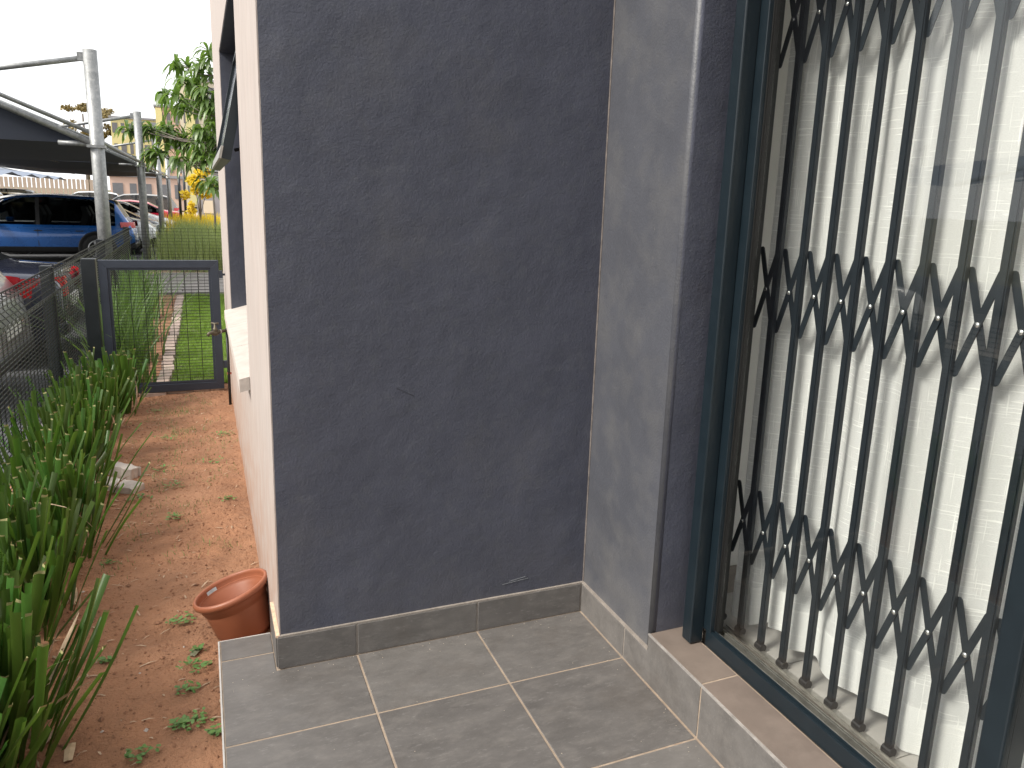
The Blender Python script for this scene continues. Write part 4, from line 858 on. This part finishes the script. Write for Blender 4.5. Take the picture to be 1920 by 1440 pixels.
tips = [(330, 118), (352, 128), (372, 150), (345, 150), (366, 165), (385, 170), (330, 182), (308, 176), (352, 190), (372, 195), (390, 190), (340, 205), (378, 120), (392, 100), (395, 140), (262, 238), (284, 240), (240, 240), (304, 244), (318, 240), (286, 285), (300, 292), (312, 250), (345, 258), (362, 250), (378, 245), (392, 255), (350, 275), (370, 275), (388, 280), (335, 300), (362, 300), (380, 300), (398, 300), (372, 262), (404, 225), (392, 345), (404, 250), (400, 200), (410, 270), (420, 180), (430, 230), (440, 150), (450, 280), (460, 200), (480, 120), (500, 180), (520, 240), (540, 150), (560, 220)]
rt = random.Random(11); cen = []; tr = MB()
top = Vector((tb.x, tb.y, at_depth(470, 60, TD).z)); trunk = [tb + (top - tb) * t + Vector((.12 * math.sin(t * 5), .1 * math.cos(t * 4), 0)) for t in (0, .2, .4, .6, .8, 1)]
tr.tube([p - tb for p in trunk], [.10, .085, .075, .06, .045, .03], 10)
for (u, v) in tips:
    p = at_depth(u, v, TD + rt.uniform(-.7, .7)); tz = max(.9, p.z - rt.uniform(.1, .6)); t = min(.98, max(.2, (tz - tb.z) / (top.z - tb.z))); base = trunk[0].lerp(trunk[-1], t); mid = base.lerp(p, .6) + Vector((0, 0, -.12)); ax = (p - mid).normalized() * .6 + Vector((0, 0, .8))
    tr.tube([base - tb, mid - tb, p - tb], [.022, .014, .007], 5); cen.append((p - tb, ax))
tr.build('trunk', m_bark, tree, smooth=True)
leaf_rosettes(cen, 20, .50, .09, .60, 12).build('crown', m_mango, tree, smooth=True, kind='stuff')
def leafy(name, label, cat, base, crown, n, leaf, m, trunk_r=.1, seed=1, group=None, mt=None):
    """crown: list of (centre offset, radii)"""
    r = random.Random(seed); root = thing(name, label, cat, base, 0, group); vs = []; fs = []
    for (c, rad) in crown:
        sub = [(Vector((r.gauss(0, .45) * rad[0], r.gauss(0, .45) * rad[1], r.gauss(0, .45) * rad[2])) + Vector(c), r.uniform(.22, .42)) for _ in range(max(6, n // 90))]
        for k in range(n):
            cc, sr = r.choice(sub); d = Vector((r.gauss(0, 1), r.gauss(0, 1), r.gauss(0, 1))).normalized() * sr * r.random() ** .4; p = cc + Vector((d.x * rad[0], d.y * rad[1], d.z * rad[2])); u = Vector((r.gauss(0, 1), r.gauss(0, 1), r.gauss(0, 1))).normalized(); v = u.orthogonal().normalized(); l = leaf * r.uniform(.6, 1.3); n0 = len(vs); vs += [p - u * l, p + v * l * .45, p + u * l, p - v * l * .45]; fs.append((n0, n0 + 1, n0 + 2, n0 + 3))
    b = MB(); b.v = [tuple(v) for v in vs]; b.f = fs; b.build('crown', m, root, kind='stuff')
    t = MB(); zt = max(c[2] for c, _ in crown)
    t.tube([(0, 0, -.2), (.03, .02, zt * .5), (0, 0, zt)], [trunk_r, trunk_r * .7, trunk_r * .3], 8)
    for c, rad in crown: t.tube([(0, 0, zt * .3), (c[0] * .5, c[1] * .5, zt * .3 + (c[2] - zt * .3) * .6), tuple(c)], [trunk_r * .5, trunk_r * .3, trunk_r * .12], 6)
    t.build('trunk', mt or m_bark, root, smooth=True); return root
p = at_depth(372, 345, 30); leafy('yellow_shrub', 'tall yellow leaved shrub below the drooping tree', 'shrub', (p.x, p.y, -.15), [((-.15, 0, 2.0 - .1), (.55, .6, .5)), ((.35, .1, 1.75), (.55, .6, .6)), ((.1, 0, 2.35), (.6, .6, .35))], 700, .09, m_yellow, .05, 3)
p = at_depth(357, 385, 34); leafy('yellow_shrub', 'small yellow shrub low beside the dark posts', 'shrub', (p.x, p.y, -.15), [((0, 0, .75), (.35, .35, .55))], 420, .08, m_yellow, .04, 4)
p = at_depth(398, 345, 22); pr_ = thing('rosette_shrub', 'spiky green leaf rosette right beside the wall', 'shrub', (p.x, p.y, -.15)); MB().tube([(0, 0, 0), (.03, 0, .9), (0, 0, p.z + .15)], [.04, .03, .02], 8).build('stem', m_bark, pr_, smooth=True); leaf_rosettes([((0, 0, p.z + .15), (0, 0, 1)), ((.12, .1, p.z + .0), (.2, .2, 1))], 30, .5, .07, .28, 21).build('leaves', m_mango, pr_, kind='stuff')
for k, (u, d, w) in enumerate(((339, 31, .11), (348.5, 36, .12))):
    p = at_depth(u, 400, d); q = at_depth(u - 4, 300, d); MB().tube([(p.x, p.y, -.2), (p.x, p.y, q.z)], w / 2, 10).build('dark_post', m_fgreen, None, smooth=True, label=['thin dark upright post left of the yellow shrub, nearer one', 'thin dark upright post left of the yellow shrub, further one'][k], cat='post', group='dark upright posts')
p = at_depth(158, 250, 110); leafy('flat_topped_tree', 'old spreading olive brown tree on the skyline', 'tree', (p.x, p.y, -.2), [((-3, 0, 9.6), (2.8, 3, 1.2)), ((1.0, 0, 12.2), (3.0, 3, 1.4)), ((3.8, 0, 10.8), (2.6, 3, 1.3)), ((-.5, 0, 8.6), (3.4, 3, 1.2)), ((2, 0, 9.4), (3.0, 3, 1.2))], 900, .26, m_oldtree, .35, 31)
# ================================================================== FAR BUILDINGS
P_yel = mat('yellow_wall_paint', (.60, .53, .26), .85, var=.06, vscale=.5); P_pink = mat('pink_wall_paint', (.54, .38, .31), .85, var=.06, vscale=.5); P_gry = mat('grey_wall_paint', (.24, .24, .26), .85, var=.06, vscale=.5); P_cream = mat('cream_wall_paint', (.58, .51, .40), .85, var=.06, vscale=.5)
def block(label, x0, x1, y0, y1, h, m, cols, floors, side=None, accent=None, z0=-.3):
    root = thing('apartment_block', label, 'building', ((x0 + x1) / 2, (y0 + y1) / 2, z0))
    def q(b, n, mm, par=None): return setw(b.build(n, mm, None), root)
    q(MB().box(x0, x1, y0, y1, z0, h), 'wall', m)
    if side is not None: q(MB().box(x1, x1 + .08, y0, y1, z0, h), 'end_wall', side)
    q(MB().box(x0 - .2, x1 + .25, y0 - .2, y1 + .2, h, h + .25), 'roof', P_gry)
    fh = h / floors; cw = (x1 - x0) / cols
    for f in range(floors):
        for c in range(cols):
            xc = x0 + (c + .5) * cw; zb = f * fh + fh * .3; wdt = cw * (.22 if (c + f) % 3 else .34); ht = fh * .48
            w = q(MB().box(xc - wdt, xc + wdt, y0 - .06, y0 + .1, zb, zb + ht), 'window', P_white_frame); g = MB().box(xc - wdt + .1, xc + wdt - .1, y0 - .075, y0 - .06, zb + .1, zb + ht - .1).build('pane', m_wglass, None); g.parent = w; g.matrix_parent_inverse = Matrix.Translation(root.location).inverted()
    if accent:
        for (a, c, zz0, zz1, mm) in accent: q(MB().box(a, c, y0 - .25, y0 - .08, zz0, zz1), 'accent_panel', mm)
    return root
P_white_frame = mat('window_frame_dark', (.13, .13, .14), .5)
def span(u0, u1, v, d): a, c = at_depth(u0, v, d), at_depth(u1, v, d); return a, c
a, c = span(206, 292, 215, 105); block('yellow apartment block with grey stair panels behind the carport', a.x, c.x, a.y, a.y + 12, at_depth(250, 222, 105).z, P_yel, 6, 4, accent=[(a.x + 5.0, a.x + 6.2, 1, at_depth(250, 222, 105).z - .3, P_gry)])
a, c = span(291, 338, 200, 92); block('pink apartment block with yellow front behind the tree', a.x, c.x, a.y, a.y + 12, at_depth(291, 200, 92).z, P_pink, 3, 4, accent=[(a.x - .02, a.x + .7, 0, at_depth(291, 202, 92).z, P_yel)])
a, c = span(338, 420, 230, 88); block('cream and yellow apartment block right of the pink one', a.x, c.x + 12, a.y + 1, a.y + 12, at_depth(360, 150, 88).z, P_cream, 7, 5, accent=[(a.x + .6, a.x + 1.6, 0, at_depth(360, 170, 88).z, P_yel), (a.x + 3.2, a.x + 4.6, 0, at_depth(360, 170, 88).z, P_gry)])
a, c = span(205, 345, 330, 70); block('low pink service block behind the parked cars', a.x, c.x, a.y, a.y + 6, at_depth(260, 332, 70).z, P_pink, 5, 1)
a, c = span(368, 425, 350, 48); lw = thing('low_wall', 'low dark grey yard wall behind the yellow plants', 'wall', ((a.x + c.x) / 2, a.y, -.15)); setw(MB().box(a.x, c.x + 6, a.y, a.y + .25, -.2, at_depth(390, 355, 48).z).build('wall', P_gry, None), lw); setw(MB().box(a.x + .35, a.x + .95, a.y - .06, a.y - .01, .2, 1.0).build('panel', P_cream, None), lw)
a, c = span(-60, 186, 335, 85); bw = thing('boundary_fence', 'pinkish slatted boundary fence at the end of the driveway', 'fence', ((a.x + c.x) / 2, a.y, -.15))
sm = MB().box(-.17, .17, 0, .08, 0, 1.9).mesh('slat'); sm.materials.append(mat('tan_fence_slat', (.36, .29, .235), .9))
for k in range(int((c.x - a.x) / .45)):
    o = bpy.data.objects.new('slat', sm); COL.objects.link(o); o.parent = bw; o.location = (a.x + k * .45 - bw.location.x, 0, .75)
setw(MB().box(a.x, c.x, a.y - 1.5, a.y + .3, -.2, .75).build('retaining_wall', MATS['tan_fence_slat'], None), bw)
spb = [(rnd.uniform(a.x, c.x), a.y - rnd.uniform(1.7, 3.4), -.15, .3) for k in range(120)]
blades(spb, .5, 1.1, .09, 16, .5, 44, 2).build('bank_planting', m_oldtree, kind='stuff', label='brownish planting along the foot of the boundary fence')
spm = [(rnd.uniform(-20, 0), rnd.uniform(150, 170), 0, 2.0) for k in range(10)]
